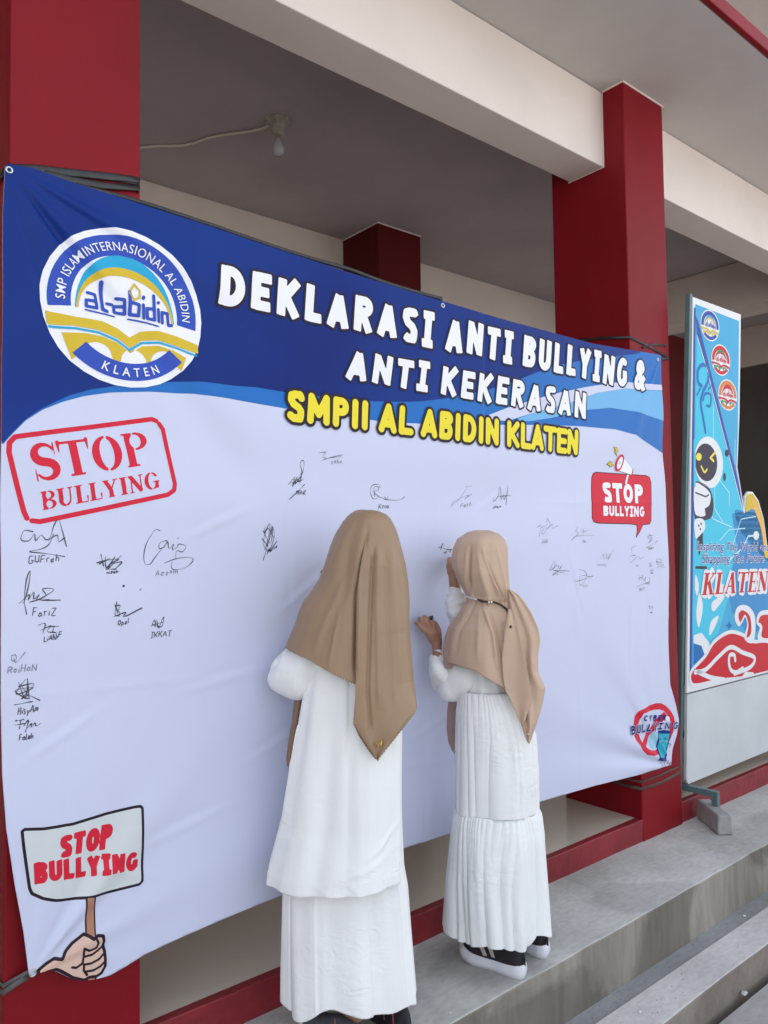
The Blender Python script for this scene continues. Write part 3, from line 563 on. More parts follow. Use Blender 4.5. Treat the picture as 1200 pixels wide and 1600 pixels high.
def serif(s, quad, part, m, layer, h, gapx=.10):
    """stencil serif capitals"""
    def G(c):
        T_, t_ = .115, .035
        if c == 'T': return .86, [('b', (.43, .0), (.43, .96), T_), ('b', (.02, .955), (.84, .955), t_), ('t', (.02, .99), (.02, .70), .012, .05), ('t', (.84, .99), (.84, .70), .012, .05), ('b', (.22, .03), (.64, .03), .03)], []
        if c == 'O': return .86, [('e', .43, .5, .43, .51)], [('e', .43, .5, .20, .44), ('b', (.47, 1.1), (.39, -.1), .028)]
        if c == 'P': return .76, [('b', (.20, 0), (.20, 1), T_), ('e', .40, .74, .36, .26), ('b', (.0, .97), (.38, .97), .03), ('b', (.03, .03), (.40, .03), .03)], [('e', .40, .74, .17, .20), ('b', (.335, .4), (.335, 1.05), .022)]
        if c == 'S': return .64, [('v', arc(.33, .74, .25, .235, 20, 250, 12) + arc(.33, .26, .25, .225, 70, -155, 12), [.03, .035, .04, .05, .06, .07, .08, .09, .10, .11, .115, .12, .12, .12, .12, .115, .11, .10, .09, .08, .07, .06, .05, .04, .035, .03]), ('t', (.60, .99), (.60, .66), .012, .02), ('t', (.04, .01), (.04, .36), .012, .02)], []
        if c == 'B': return .74, [('b', (.20, 0), (.20, 1), T_), ('e', .38, .755, .32, .245), ('e', .38, .26, .36, .26), ('b', (.0, .97), (.38, .97), .03), ('b', (.0, .03), (.38, .03), .03)], [('e', .39, .755, .13, .18), ('e', .39, .26, .16, .19), ('b', (.34, -.05), (.34, 1.05), .02)]
        if c == 'U': return .84, [('b', (.20, .35), (.20, 1), T_), ('v', arc(.42, .33, .24, .28, 180, 360, 12), [.11, .10, .09, .08, .07, .06, .06, .06, .05, .05, .045, .04, .035]), ('b', (.68, .33), (.68, .97), .035), ('b', (.0, .97), (.40, .97), .03), ('b', (.54, .97), (.84, .97), .03)], [('b', (.42, -.1), (.42, .3), .022)]
        if c == 'L': return .70, [('b', (.22, 0), (.22, 1), T_), ('b', (.0, .97), (.44, .97), .03), ('b', (.0, .03), (.68, .03), .03), ('t', (.67, .0), (.67, .33), .05, .01)], []
        if c == 'Y': return .88, [('b', (.46, 0), (.46, .45), T_), ('b', (.46, .42), (.18, .97), T_ * .95), ('b', (.48, .42), (.72, .97), .035), ('b', (.0, .97), (.38, .97), .03), ('b', (.58, .97), (.88, .97), .03), ('b', (.28, .03), (.64, .03), .03)], []
        if c == 'I': return .44, [('b', (.22, 0), (.22, 1), T_), ('b', (.0, .97), (.44, .97), .03), ('b', (.0, .03), (.44, .03), .03)], [('b', (.22, .48), (.22, .52), .2)] if False else []
        if c == 'N': return .88, [('b', (.16, 0), (.16, 1), .035), ('b', (.12, .97), (.72, .05), T_), ('b', (.72, 0), (.72, 1), .035), ('b', (.0, .97), (.26, .97), .03), ('b', (.58, .97), (.88, .97), .03), ('b', (.02, .03), (.30, .03), .03)], []
        if c == 'G': return .84, [('e', .42, .5, .42, .51)], [('e', .44, .5, .21, .44), ('b', (.56, .60), (.95, .60), .13), ('b', (.43, -.05), (.43, 1.05), .022)]
        if c == 'K': return .88, [('b', (.20, 0), (.20, 1), T_), ('b', (.26, .42), (.70, .97), .035), ('b', (.40, .60), (.70, .03), T_ * .9), ('b', (.0, .97), (.40, .97), .03), ('b', (.0, .03), (.40, .03), .03), ('b', (.54, .97), (.84, .97), .03), ('b', (.54, .03), (.90, .03), .03)], []
        if c == 'A': return .88, [('b', (.12, .0), (.42, .98), .035), ('b', (.42, .98), (.70, .0), T_), ('b', (.22, .34), (.56, .34), .03), ('b', (.0, .03), (.26, .03), .03), ('b', (.54, .03), (.88, .03), .03)], []
        if c == 'E': return .74, [('b', (.20, 0), (.20, 1), T_), ('b', (.0, .97), (.68, .97), .03), ('b', (.0, .03), (.68, .03), .03), ('b', (.2, .5), (.52, .5), .03), ('t', (.68, 1), (.68, .72), .012, .04), ('t', (.68, 0), (.68, .28), .012, .04), ('b', (.53, .38), (.53, .62), .02)], []
        return .5, [], []
    tot = sum(G(c)[0] for c in s) + gapx * (len(s) - 1); fmq = frame_map(quad); x = 0; hgt = np.linalg.norm(fmq(.5, 1) - fmq(.5, 0))
    A = fmq(0, 0); U = (fmq(1, 0) - A) / tot; Vv = fmq(0, 1) - A; Mi = np.linalg.inv(np.array([[U[0], Vv[0]], [U[1], Vv[1]]]))
    for c in s:
        w, add, sub = G(c)
        def ev(P, X, Z):
            if P[0] == 'b': return d_sbox(X, Z, P[1], P[2], P[3])
            if P[0] == 't': return d_seg(X, Z, P[1], P[2], P[4], P[3])
            if P[0] == 'e': return (np.hypot((X - P[1]) / P[3], (Z - P[2]) / P[4]) - 1) * min(P[3], P[4])
            D = np.full(X.shape, 9.)
            for i in range(len(P[1]) - 1): D = np.minimum(D, d_seg(X, Z, P[1][i], P[1][i + 1], P[2][min(i, len(P[2]) - 1)], P[2][min(i + 1, len(P[2]) - 1)]))
            return D
        def f(Xw, Zw, x=x, add=add, sub=sub, w=w):
            px, pz = Xw - A[0], Zw - A[1]; X = Mi[0, 0] * px + Mi[0, 1] * pz - x; Z = Mi[1, 0] * px + Mi[1, 1] * pz; D = np.full(X.shape, 9.)
            for P in add: D = np.minimum(D, ev(P, X, Z))
            if c == 'P' or c == 'B': D = np.where(X < .085, np.maximum(D, np.where((Z > .06) & (Z < .94), .085 - X, -9)), D)
            for P in sub: D = np.maximum(D, -ev(P, X, Z))
            if c == 'G': D = np.minimum(D, np.minimum(d_sbox(X, Z, (.50, .43), (.90, .43), .035), d_sbox(X, Z, (.72, .04), (.72, .43), .09)))
            return D * hgt
        cn = np.array([A + U * (x + a) + Vv * b for a in (-.03, w + .03) for b in (-.05, 1.05)])
        sh_ = f; yield_bb = (cn[:, 0].min(), cn[:, 0].max(), cn[:, 1].min(), cn[:, 1].max()); S_cur.add(part, f, yield_bb, m, layer, h); x += w + gapx
S_cur = sh
serif('STOP', c4([(128, 160), (672, 88), (163, 322), (678, 243)]), 'stamp_print', V_RED, 1, .0026, .07)
serif('BULLYING', c4([(178, 368), (708, 268), (190, 450), (712, 350)]), 'stamp_print', V_RED, 1, .0022, .06)
# placard held by a printed hand
c5 = lambda L: bp([(a / 2.667, 1200 + b / 2.667) for a, b in L])
c6 = lambda L: bp([(a / 4.615, 1380 + b / 4.615) for a, b in L])
pg = c5([(90, 262), (100, 254), (180, 252), (300, 232), (440, 190), (560, 162), (584, 158), (591, 166), (592, 300), (592, 470), (580, 484), (480, 510), (380, 532), (290, 548), (230, 550), (175, 540), (132, 522), (122, 500), (110, 420), (96, 320)])
sh.poly('placard_print', pg, V_INK, 1, .0035, grow=.0035); sh.poly('placard_print', pg, V_SIGN, 2, .0035, grow=-.0035)
sh.text('placard_print', 'STOP', c5([(248, 285), (468, 228), (250, 370), (464, 335)]), V_RED, 3, .0026, r=.135, gap=.07, shear=.08, jitter=.06)
sh.text('placard_print', 'BULLYING', c5([(138, 392), (574, 345), (142, 480), (572, 425)]), V_RED, 3, .0026, r=.138, gap=.07, jitter=.05)
sh.poly('placard_print', c6([(610, 95), (685, 90), (692, 700), (618, 705)]), V_INK, 1, .003); sh.poly('placard_print', c6([(622, 98), (674, 95), (682, 700), (628, 702)]), V_WOOD, 2, .003)
hand = [(272, 622), (330, 575), (385, 540), (445, 545), (470, 490), (520, 430), (600, 366), (640, 380), (672, 400), (700, 372), (735, 374), (742, 410), (735, 445), (748, 490), (752, 540), (752, 590), (725, 640), (690, 662), (640, 668), (600, 690), (520, 672), (430, 622), (400, 612), (340, 628), (275, 662)]
sh.poly('placard_print', c6(hand), V_INK, 3, .003, grow=.0045); sh.poly('placard_print', c6(hand), V_SKIN, 4, .003, grow=-.003)
for L in ([(600, 465), (600, 520), (590, 570), (545, 603), (515, 600)], [(600, 462), (640, 482), (690, 460), (704, 425), (690, 395)], [(604, 525), (660, 510), (700, 480), (735, 447)], [(597, 580), (650, 572), (710, 540), (745, 500)], [(615, 630), (670, 620), (720, 590), (748, 560)], [(600, 580), (598, 620), (622, 655)]):
    sh.stroke('placard_print', smooth_path(c6(L)[:, [0, 1]].tolist(), 16)[:, :2] if False else c6(L), .0028, V_INK, 5, .0024)
# speech bubble and megaphone
c3 = lambda L: bp([(880 + a / 6.667, 690 + b / 6.667) for a, b in L])
bub = [(305, 370), (318, 335), (345, 318), (600, 335), (870, 352), (905, 372), (918, 420), (920, 820), (905, 855), (880, 862), (835, 864), (800, 935), (757, 998), (770, 930), (765, 868), (700, 858), (360, 850), (315, 838), (295, 800), (298, 600)]
sh.poly('bubble_print', c3(bub), V_INK, 1, .0025, grow=.002); sh.poly('bubble_print', c3(bub), V_RED, 2, .0025, grow=-.0018)
sh.text('bubble_print', 'STOP', c3([(408, 422), (838, 450), (408, 632), (835, 645)]), V_LW, 3, .0022, r=.135, gap=.04)
sh.text('bubble_print', 'BULLYING', c3([(406, 668), (846, 676), (406, 772), (846, 785)]), V_LW, 3, .002, r=.13, gap=.04)
sh.poly('bubble_print', c3([(675, 345), (692, 345), (668, 438), (652, 436)]), V_LW, 4, .002, grow=.001)
sh.poly('bubble_print', c3([(600, 165), (640, 178), (735, 280), (722, 345), (690, 335), (590, 305)]), V_INK, 3, .0022, grow=.0018); sh.poly('bubble_print', c3([(600, 165), (640, 178), (735, 280), (722, 345), (690, 335), (590, 305)]), V_LW, 4, .0022)
def ell(cx_, cy_, a, b, rot, n=18): r = math.radians(rot); return [(cx_ + a * math.cos(t) * math.cos(r) - b * math.sin(t) * math.sin(r), cy_ + a * math.cos(t) * math.sin(r) + b * math.sin(t) * math.cos(r)) for t in np.linspace(0, 2 * PI, n, endpoint=False)]
sh.poly('bubble_print', c3(ell(590, 222, 92, 40, 105)), V_RED, 5, .002); sh.poly('bubble_print', c3(ell(592, 222, 66, 24, 105)), V_LW, 6, .002); sh.poly('bubble_print', c3(ell(592, 222, 16, 10, 105)), V_SIGN, 7, .002)
sh.stroke('bubble_print', c3([(738, 285), (735, 315), (722, 345)]), .003, V_RED, 5, .002)
for L in ([(520, 60), (555, 62), (570, 105), (552, 108), (562, 150), (530, 100), (545, 95)], [(460, 240), (490, 205), (515, 215), (508, 232), (533, 245), (488, 265), (490, 245)]):
    sh.poly('bubble_print', c3(L), V_INK, 3, .002, grow=.0016); sh.poly('bubble_print', c3(L), V_GOLD, 4, .002)
# cyber-bullying sign in the lower right corner
cy_ = lambda L: bp([(960 + a / 10, 1080 + b / 10) for a, b in L])
ring_o = [(310, 500), (330, 400), (375, 310), (470, 262), (560, 220), (640, 188), (720, 185), (800, 225), (880, 310), (930, 400), (945, 480), (925, 620), (880, 740), (800, 900), (700, 985), (600, 1005), (500, 990), (420, 920), (385, 840), (330, 770), (305, 690), (300, 600)]
ring_i = [(385, 530), (405, 450), (440, 350), (540, 315), (620, 290), (700, 285), (770, 310), (830, 380), (870, 470), (870, 560), (850, 640), (800, 760), (720, 880), (640, 925), (560, 920), (500, 885), (440, 820), (400, 740), (380, 650)]
sh.poly('no_bullying_print', cy_(ring_o), V_RED, 1, .0026); sh.poly('no_bullying_print', cy_(ring_i), V_WHITE, 2, .0026)
sh.poly('no_bullying_print', cy_([(770, 320), (830, 390), (580, 640), (480, 870), (420, 830), (530, 600), (600, 480)]), V_RED, 3, .0026)
sh.poly('no_bullying_print', cy_([(590, 620), (660, 640), (660, 880), (610, 915), (560, 860), (540, 790)]), V_HAZE, 4, .0026)
sh.poly('no_bullying_print', cy_([(780, 380), (850, 400), (860, 470), (800, 440)]), V_LW, 4, .0026)
ph = [(680, 625), (770, 612), (872, 625), (855, 740), (825, 860), (805, 960), (805, 1080), (680, 1080), (695, 1000), (668, 880), (664, 780)]
sh.poly('no_bullying_print', cy_(ph), V_NAVY, 5, .0022, grow=.002); sh.poly('no_bullying_print', cy_([(682, 662), (855, 660), (840, 740), (812, 860), (795, 960), (785, 1035), (705, 1035), (708, 1000), (680, 880), (676, 780)]), V_TEAL, 6, .0022)
for c_ in ((706, 740), (788, 738)): sh.poly('no_bullying_print', cy_(ell(c_[0], c_[1], 13, 15, 0, 10)), V_INK, 7, .0016)
for c_ in ((695, 785), (808, 780)): sh.poly('no_bullying_print', cy_(ell(c_[0], c_[1], 14, 9, 0, 10)), V_PINK, 7, .0016)
sh.stroke('no_bullying_print', cy_([(716, 808), (738, 788), (762, 805)]), .0012, V_INK, 7, .0016)
for L in ([(735, 1080), (745, 1190)], [(780, 1080), (785, 1180)], [(825, 1110), (860, 1140), (885, 1105)], [(830, 810), (880, 830), (860, 870)]): sh.stroke('no_bullying_print', cy_(L), .0016, V_INK, 3, .0018)
sh.text('no_bullying_print', 'CYBER', cy_([(440, 372), (800, 370), (440, 465), (795, 455)]), V_NAVY, 8, .002, r=.125, gap=.14, shear=.12)
sh.text('no_bullying_print', 'BULLY', cy_([(240, 545), (660, 490), (250, 680), (650, 610)]), V_NAVY, 8, .002, r=.115, gap=.12, outline=.0026, omat=V_WHITE, shear=.06)
sh.text('no_bullying_print', 'ING', cy_([(680, 495), (990, 475), (675, 595), (985, 590)]), V_NAVY, 8, .002, r=.12, gap=.2, outline=.0026, omat=V_WHITE, shear=.15)

# signatures in marker pen
NSIG = [0]
def sig(L, wd=.0024, m=None, layer=1.0):
    m = m or MARK; NSIG[0] += 1
    for k, P in enumerate(L):
        Q = smooth_path(bp(P).tolist(), max(8, 5 * len(P))); wv = wd * (.85 + .4 * np.sin(np.arange(len(Q)) * .55 + k * 2 + NSIG[0]))[:, None]; wd_ = wv; sh.ribbon('signature#%d' % NSIG[0], Q, wd_, m, layer + .12 * k)
def hw(s, p0, p1, hpx, m=None, wd=.0021, seed=0):
    """hand-printed name from p0 to p1 (baseline, photo coords), hpx tall"""
    rs = random.Random(seed + len(s)); p0, p1 = np.array(p0, float), np.array(p1, float); W_, st = text_strokes(s, .04, .2, .22, seed); d = (p1 - p0) / W_; up = np.array([.12 * hpx, -hpx])
    for k, pl in enumerate(st):
        P = [p0 + d * a + up * b + np.array([rs.uniform(-.7, .7), rs.uniform(-.7, .7)]) for a, b in pl]
        sh.ribbon('signature#%d' % NSIG[0], smooth_path(bp(P).tolist(), 4 * len(P)), wd, m or MARK, 1 + .1 * (k % 5))
K4 = lambda L: [(a / 2.857, 640 + b / 2.857) for a, b in L]
sig([K4([(150, 545), (110, 540), (95, 580), (130, 585), (155, 555), (160, 585), (185, 560), (205, 580), (225, 570), (240, 520), (260, 490), (275, 530), (297, 612)]), K4([(240, 555), (220, 600), (185, 622), (132, 634), (200, 642), (290, 656)]), K4([(215, 585), (255, 560), (262, 590), (290, 570)])])
hw('GUFrah', (44, 880), (92, 878), 12, seed=1)
sig([K4([(118, 915), (108, 850), (118, 760), (135, 720), (128, 780), (110, 850), (100, 865)]), K4([(85, 865), (130, 825), (125, 850), (150, 815), (150, 845), (175, 825), (165, 850), (240, 805), (190, 800), (205, 830), (180, 850), (270, 850)]), K4([(130, 860), (170, 850), (220, 848)])])
hw('FariZ', (50, 963), (86, 962), 12, seed=2)
sig([K4([(170, 962), (200, 955), (190, 1000)]), K4([(180, 985), (225, 965), (210, 990), (250, 995)]), K4([(225, 968), (262, 966)]), K4([(240, 968), (232, 995)])]); hw('LiANiF', (68, 1003), (95, 996), 9, seed=3)
sig([K4([(50, 1095), (52, 1120), (70, 1118), (68, 1095), (48, 1100)]), K4([(60, 1110), (72, 1128), (112, 1082)])], m=MARK2); hw('RaiHaN', (11, 1052), (56, 1048), 11, m=MARK2, seed=4)
sig([K4([(82, 1215), (110, 1290), (120, 1200), (70, 1270), (150, 1240), (65, 1255), (130, 1290), (90, 1225)]), K4([(80, 1235), (150, 1225), (95, 1290), (125, 1275), (178, 1298)]), K4([(62, 1318), (145, 1302)]), K4([(122, 1200), (128, 1290)])]); hw('HisyAm', (27, 1117), (59, 1112), 11, seed=5)
sig([K4([(75, 1385), (70, 1390), (108, 1382)]), K4([(92, 1385), (85, 1425)]), K4([(66, 1408), (110, 1400)]), K4([(105, 1412), (125, 1385), (120, 1420), (140, 1400), (138, 1418), (155, 1398), (160, 1412), (180, 1400)]), K4([(128, 1388), (112, 1440)])]); hw('Falah', (29, 1157), (52, 1153), 9, seed=6)
sig([K4([(430, 685), (490, 665)]), K4([(450, 645), (462, 700)]), K4([(470, 655), (475, 705), (515, 655), (480, 712), (543, 650)]), K4([(440, 690), (480, 672), (530, 668), (490, 690), (545, 680), (510, 715)]), K4([(470, 712), (520, 712)])], .003); hw('nizam', (166, 897), (185, 894), 5, seed=7)
sig([K4([(715, 540), (690, 540), (650, 610), (645, 680), (670, 690), (700, 650), (740, 600), (745, 585), (715, 595), (712, 620), (740, 610), (750, 590), (755, 620), (775, 600), (770, 625), (790, 615), (800, 600), (830, 610), (815, 635), (790, 630), (785, 660)]), K4([(790, 575), (798, 573)]), K4([(735, 685), (790, 665), (850, 660), (862, 675), (830, 705), (780, 715), (765, 700), (770, 680)])], .002)
hw('Azzam', (243, 899), (278, 896), 8, m=MARK2, seed=8)
sig([K4([(520, 858), (512, 915), (535, 912), (515, 880), (535, 875), (522, 905)]), K4([(505, 925), (560, 905), (550, 925), (635, 885), (580, 915), (555, 922)]), K4([(512, 870), (530, 925)])], .003); hw('Opal', (183, 977), (201, 973), 7, seed=9)
sig([K4([(675, 970), (690, 940), (695, 970), (680, 955)]), K4([(700, 940), (708, 975), (725, 935), (732, 930), (722, 968), (700, 965)]), K4([(682, 962), (730, 948)])]); hw('IKKAT', (235, 997), (267, 994), 9, seed=10)
sig([[(192, 914), (194, 917)], [(219, 921), (220, 922)]], .006)
K7 = lambda L: [(400 + a / 2.609, 680 + b / 2.609) for a, b in L]
sig([K7([(255, 72), (282, 70), (268, 88), (285, 95), (268, 103), (300, 92), (352, 80)]), K7([(300, 92), (345, 88)])], .0018); hw('zeke', (516, 725), (534, 723), 6, seed=11, m=MARK2)
sig([K7([(182, 160), (192, 150), (196, 110), (186, 104), (180, 120), (188, 150), (180, 200)]), K7([(136, 200), (160, 170), (150, 210), (170, 168), (160, 200), (185, 165), (172, 190), (192, 180)]), K7([(150, 180), (180, 185), (148, 195), (186, 172)]), K7([(138, 262), (175, 225), (200, 200)])], .0024); hw('RENZ', (463, 773), (478, 772), 6, seed=12)
sig([K7([(485, 250), (482, 215), (495, 208), (502, 222), (484, 232), (505, 252), (520, 255), (530, 262), (585, 264), (610, 250)]), K7([(500, 255), (478, 258), (468, 230), (475, 205), (500, 200), (508, 215)]), K7([(525, 250), (535, 262), (540, 250)])], .002); hw('Knie', (591, 795), (608, 793), 7, seed=13)
sig([K7([(850, 208), (878, 208)]), K7([(862, 208), (835, 255), (815, 275), (797, 290), (810, 270), (850, 250), (868, 245), (850, 262), (880, 240)])], .0018, MARK2); hw('Fath', (720, 793), (737, 790), 6, m=MARK2, seed=14)
sig([K7([(966, 255), (970, 270), (985, 250), (995, 210), (1000, 260), (1010, 240), (1012, 262), (1022, 245), (1020, 285), (1026, 205)]), K7([(985, 250), (1040, 245)])], .0022); hw('ilham', (770, 795), (783, 793), 4, seed=15)
sig([K7([(40, 370), (35, 400), (60, 360), (45, 460), (70, 375), (75, 420), (50, 380), (30, 440), (55, 470), (78, 410)]), K7([(25, 420), (45, 455), (30, 510)]), K7([(30, 390), (60, 440), (68, 370), (35, 470)]), K7([(55, 475), (88, 430)])], .0022); hw('Rafie', (418, 866), (433, 855), 7, seed=16)
sig([K7([(740, 460), (755, 455), (750, 470), (760, 440), (765, 462), (805, 467)]), K7([(262, 560), (272, 548), (278, 560), (264, 556)])], .0022); hw('arif', (693, 865), (704, 863), 5, seed=17)
K8 = lambda L: [(800 + a / 3.636, 780 + b / 3.636) for a, b in L]
for L, n, a, b, hp, m in [
    ([[(140, 160), (165, 150), (150, 215)], [(160, 165), (185, 150), (165, 195), (190, 180), (200, 110), (215, 150), (190, 175), (230, 140), (225, 165), (262, 150)]], 'EGO', (166, 252), (200, 245), 5, MARK2),
    ([[(372, 155), (358, 185), (375, 190), (338, 235), (365, 210), (465, 206)], [(388, 180), (402, 170), (405, 200)], [(390, 188), (430, 178)]], 'TOM', (396, 246), (425, 248), 3, MARK2),
    ([[(215, 405), (240, 352), (245, 385), (225, 400), (260, 375), (270, 395), (285, 375), (275, 395)], [(215, 402), (330, 408)], [(240, 405), (305, 422)]], 'ARY', (230, 436), (262, 432), 4, MARK),
    ([[(380, 400), (410, 405), (425, 430), (405, 480), (385, 485), (390, 440), (430, 430)], [(360, 468), (400, 458), (462, 438)], [(430, 440), (460, 435)]], 'AN', (402, 502), (428, 498), 3, MARK),
    ([[(500, 340), (520, 310), (520, 340), (540, 305), (535, 340), (560, 305), (545, 345), (580, 285)]], 'FAHMI', (486, 380), (536, 380), 3, MARK2),
    ([[(705, 265), (680, 275), (680, 310), (700, 320), (665, 325), (670, 360), (700, 335), (720, 325), (725, 340), (755, 320)]], 'AD', (696, 382), (712, 380), 2, MARK2),
    ([[(785, 195), (770, 225), (795, 215), (775, 250), (800, 225)], [(760, 278), (830, 235)], [(765, 210), (800, 205)]], 'ODI', (770, 290), (802, 280), 3, MARK),
    ([[(820, 365), (822, 340), (845, 345), (835, 368), (818, 355), (858, 362)], [(820, 372), (860, 374)]], 'ANA', (822, 388), (866, 388), 2, MARK),
    ([[(775, 370), (788, 360), (780, 390)], [(772, 380), (792, 378)], [(780, 405), (800, 402), (788, 420)]], 'IZ', (784, 424), (798, 424), 2, MARK),
    ([[(712, 450), (735, 445)], [(725, 430), (720, 465)], [(735, 460), (740, 430), (748, 465), (760, 440), (755, 470), (780, 470), (778, 440)], [(708, 498), (745, 482), (785, 480)]], 'RAF', (720, 524), (752, 516), 4, MARK),
    ([[(772, 620), (785, 605), (782, 625), (800, 610), (798, 628)], [(786, 642), (800, 640)]], 'RI', (786, 648), (798, 646), 1.5, MARK)]:
    sig([K8(x) for x in L], .0021, m); p = K8([a, b]); hw(n, p[0], p[1], hp, m=m, wd=.0014, seed=20)
parts = sh.flush()
for k, lb in dict(blue_header='navy and sky blue printed header with a white swoosh', headline='white and yellow headline letters with black outlines', logo='round blue and gold school logo', stamp_print='red stencil stamp print', placard_print='printed placard held by a hand', bubble_print='red speech bubble print with a megaphone', no_bullying_print='red ring print with a sad phone').items():
    if k in parts: parts[k]['label'] = lb
so_ = parts['vinyl_sheet'].modifiers.new('thickness', 'SOLIDIFY'); so_.thickness = .0015; so_.offset = -1 if parts['vinyl_sheet'].data.polygons[0].normal.y > 0 else -1
# hem, grommets
hp_ = on_y([(12, 262), (60, 268), (133, 294), (213, 319), (333, 358), (400, 381), (546, 428), (692, 474), (793, 504), (927, 539), (1030, 557)], YB)
def grommet(x, z):
    v, f = [], []; n = 16
    for j in range(n):
        for k in range(6):
            a = 2 * PI * j / n; b_ = 2 * PI * k / 6; r = .007 + .0025 * math.cos(b_); v.append((x + r * math.cos(a), YB - float(wob(np.array([x]), np.array([z]))[0]) - .002 - .002 * math.sin(b_), z + r * math.sin(a)))
    for j in range(n):
        for k in range(6): f.append((j * 6 + k, j * 6 + (k + 1) % 6, ((j + 1) % n) * 6 + (k + 1) % 6, ((j + 1) % n) * 6 + k))
    mesh_obj('grommet', v, f, GROM, ban, True)
for p in [(14, 266), (690, 478), (1027, 562), (50, 1519), (1043, 1190)]:
    q = bp([p])[0]; grommet(q[0], q[1])
# ------------------------------------------------------------------ straps and ropes that hold the banner
def strap(pts, rad, m, label, flat=.35, group='straps tying the banner to the columns', name='strap', up=(0, 0, 1), n=8):
    o = tube(name, pts, rad, m, None, n, flat, up); return tag(o, label, 'strap' if name == 'strap' else 'rope', group)
lx0, lx1 = .492, .828; rx0, rx1 = 3.205, 3.553
def front(px, y): return on_y(px, y).tolist()
strap([[lx0 - .008, 2.40, 2.33], [lx0 - .008, 2.1, 2.33]] + front([(13, 262), (60, 264), (120, 271), (180, 277), (217, 281)], YF - .012) + [[lx1 + .006, 2.2, 2.31]], .011, STRAP, 'uppermost black strap wrapped round the left red column above the banner')
strap(front([(70, 270), (110, 281), (160, 290), (217, 294)], YF - .014) + [[lx1 + .006, 2.2, 2.28]], .010, STRAP, 'lower of the two black straps round the left column above the banner')
strap(front([(90, 268), (150, 277), (217, 287)], YF - .010) + [[lx1 + .006, 2.2, 2.295]], .0045, STRAP, 'thin black cord between the two straps on the left column', .8)
strap(smooth_path(on_y([(120, 290), (213, 314), (333, 353), (400, 376), (480, 402), (546, 421), (600, 441), (660, 459), (690, 467)], YB + .016).tolist(), 60), .0075, STRAP, 'long black rope running behind the top hem of the banner', .8, name='rope')
strap(front([(62, 1512), (40, 1521), (6, 1541)], YF - .034)[:2] + front([(5, 1541)], YF - .008) + [[lx0 - .008, 2.15, .335]], .0055, STRAPG, 'upper grey strap at the bottom left corner of the banner')
strap(front([(44, 1526), (25, 1537)], YF - .03) + front([(5, 1552)], YF - .008) + [[lx0 - .008, 2.15, .31]], .007, STRAPG, 'lower grey strap at the bottom left corner of the banner')
def onx_(p, x):
    r = rays(p); t = x / r[:, 0]; q = r * t[:, None]; q[:, 2] += H; return q.tolist()
strap(onx_([(905, 531), (945, 528)], rx0 - .006) + front([(984, 527), (1012, 540), (1043, 558)], YF - .010), .0065, STRAP, 'black strap slanting across the right red column to the banner corner')
strap(front([(1004, 543), (1022, 538), (1042, 540)], YF - .012) + [[rx1 + .006, 2.2, 2.36]], .005, STRAP, 'short black strap end beside the top right banner corner')
strap(front([(1028, 561), (1045, 560)], YF - .02) + [[rx1 + .006, 2.2, 2.27]], .006, STRAP, 'black tie pulled from the top right grommet round the column')
strap(onx_([(958, 1221), (985, 1229)], rx0 - .006) + front([(1003, 1233), (1035, 1222), (1062, 1207)], YF - .009), .009, STRAPB, 'lower faded brown band round the foot of the right column')
strap(onx_([(965, 1212), (985, 1218)], rx0 - .006) + front([(1003, 1222), (1030, 1212), (1061, 1198)], YF - .010), .006, STRAPB, 'upper faded brown band round the foot of the right column')

# ------------------------------------------------------------------ bulb and its cable under the veranda ceiling
L0 = on_z([(434, 188)], ZC)[0]
lamp = thing('ceiling_bulb', 'old bare light bulb on a plastic socket fixed to the veranda ceiling', 'light', tuple(L0))
v, f = [], []; n = 14; ring = [(.075, 0), (.07, -.012), (.05, -.02), (.045, -.05), (.035, -.075), (.028, -.078), (.0, -.078)]
for r, z in ring:
    for k in range(n):
        rr = r * (1 + (.22 * (k % 2) if r > .045 else 0)); rr *= .8; v.append((L0[0] + rr * math.cos(2 * PI * k / n), L0[1] + rr * math.sin(2 * PI * k / n), L0[2] + z - .001))
for j in range(len(ring) - 1):
    for k in range(n): f.append((j * n + k, (j + 1) * n + k, (j + 1) * n + (k + 1) % n, j * n + (k + 1) % n))
mesh_obj('socket', v, f, OLDP, lamp, False)
v, f = [], []; n = 18; ring = [(.014, -.075), (.0145, -.10), (.02, -.115), (.029, -.135), (.033, -.155), (.030, -.172), (.02, -.184), (.0, -.188)]
for r, z in ring:
    for k in range(n): v.append((L0[0] + r * math.cos(2 * PI * k / n), L0[1] + r * math.sin(2 * PI * k / n), L0[2] + z))
for j in range(len(ring) - 1):
    for k in range(n): f.append((j * n + k, (j + 1) * n + k, (j + 1) * n + (k + 1) % n, j * n + (k + 1) % n))
mesh_obj('bulb', v, f, GLASSB, lamp, True, [GLASSB, METAL], [1 if i < n else 0 for i in range(len(f))])
cab = on_z([(425, 192), (405, 202), (370, 208), (330, 214), (300, 224), (278, 228), (250, 228), (218, 231), (150, 240)], ZC - .008)
tag(tube('power_cable', smooth_path(cab.tolist(), 40), .0075, PLAST, None, 6), 'thin cream power cable clipped along the veranda ceiling to the bulb', 'cable')

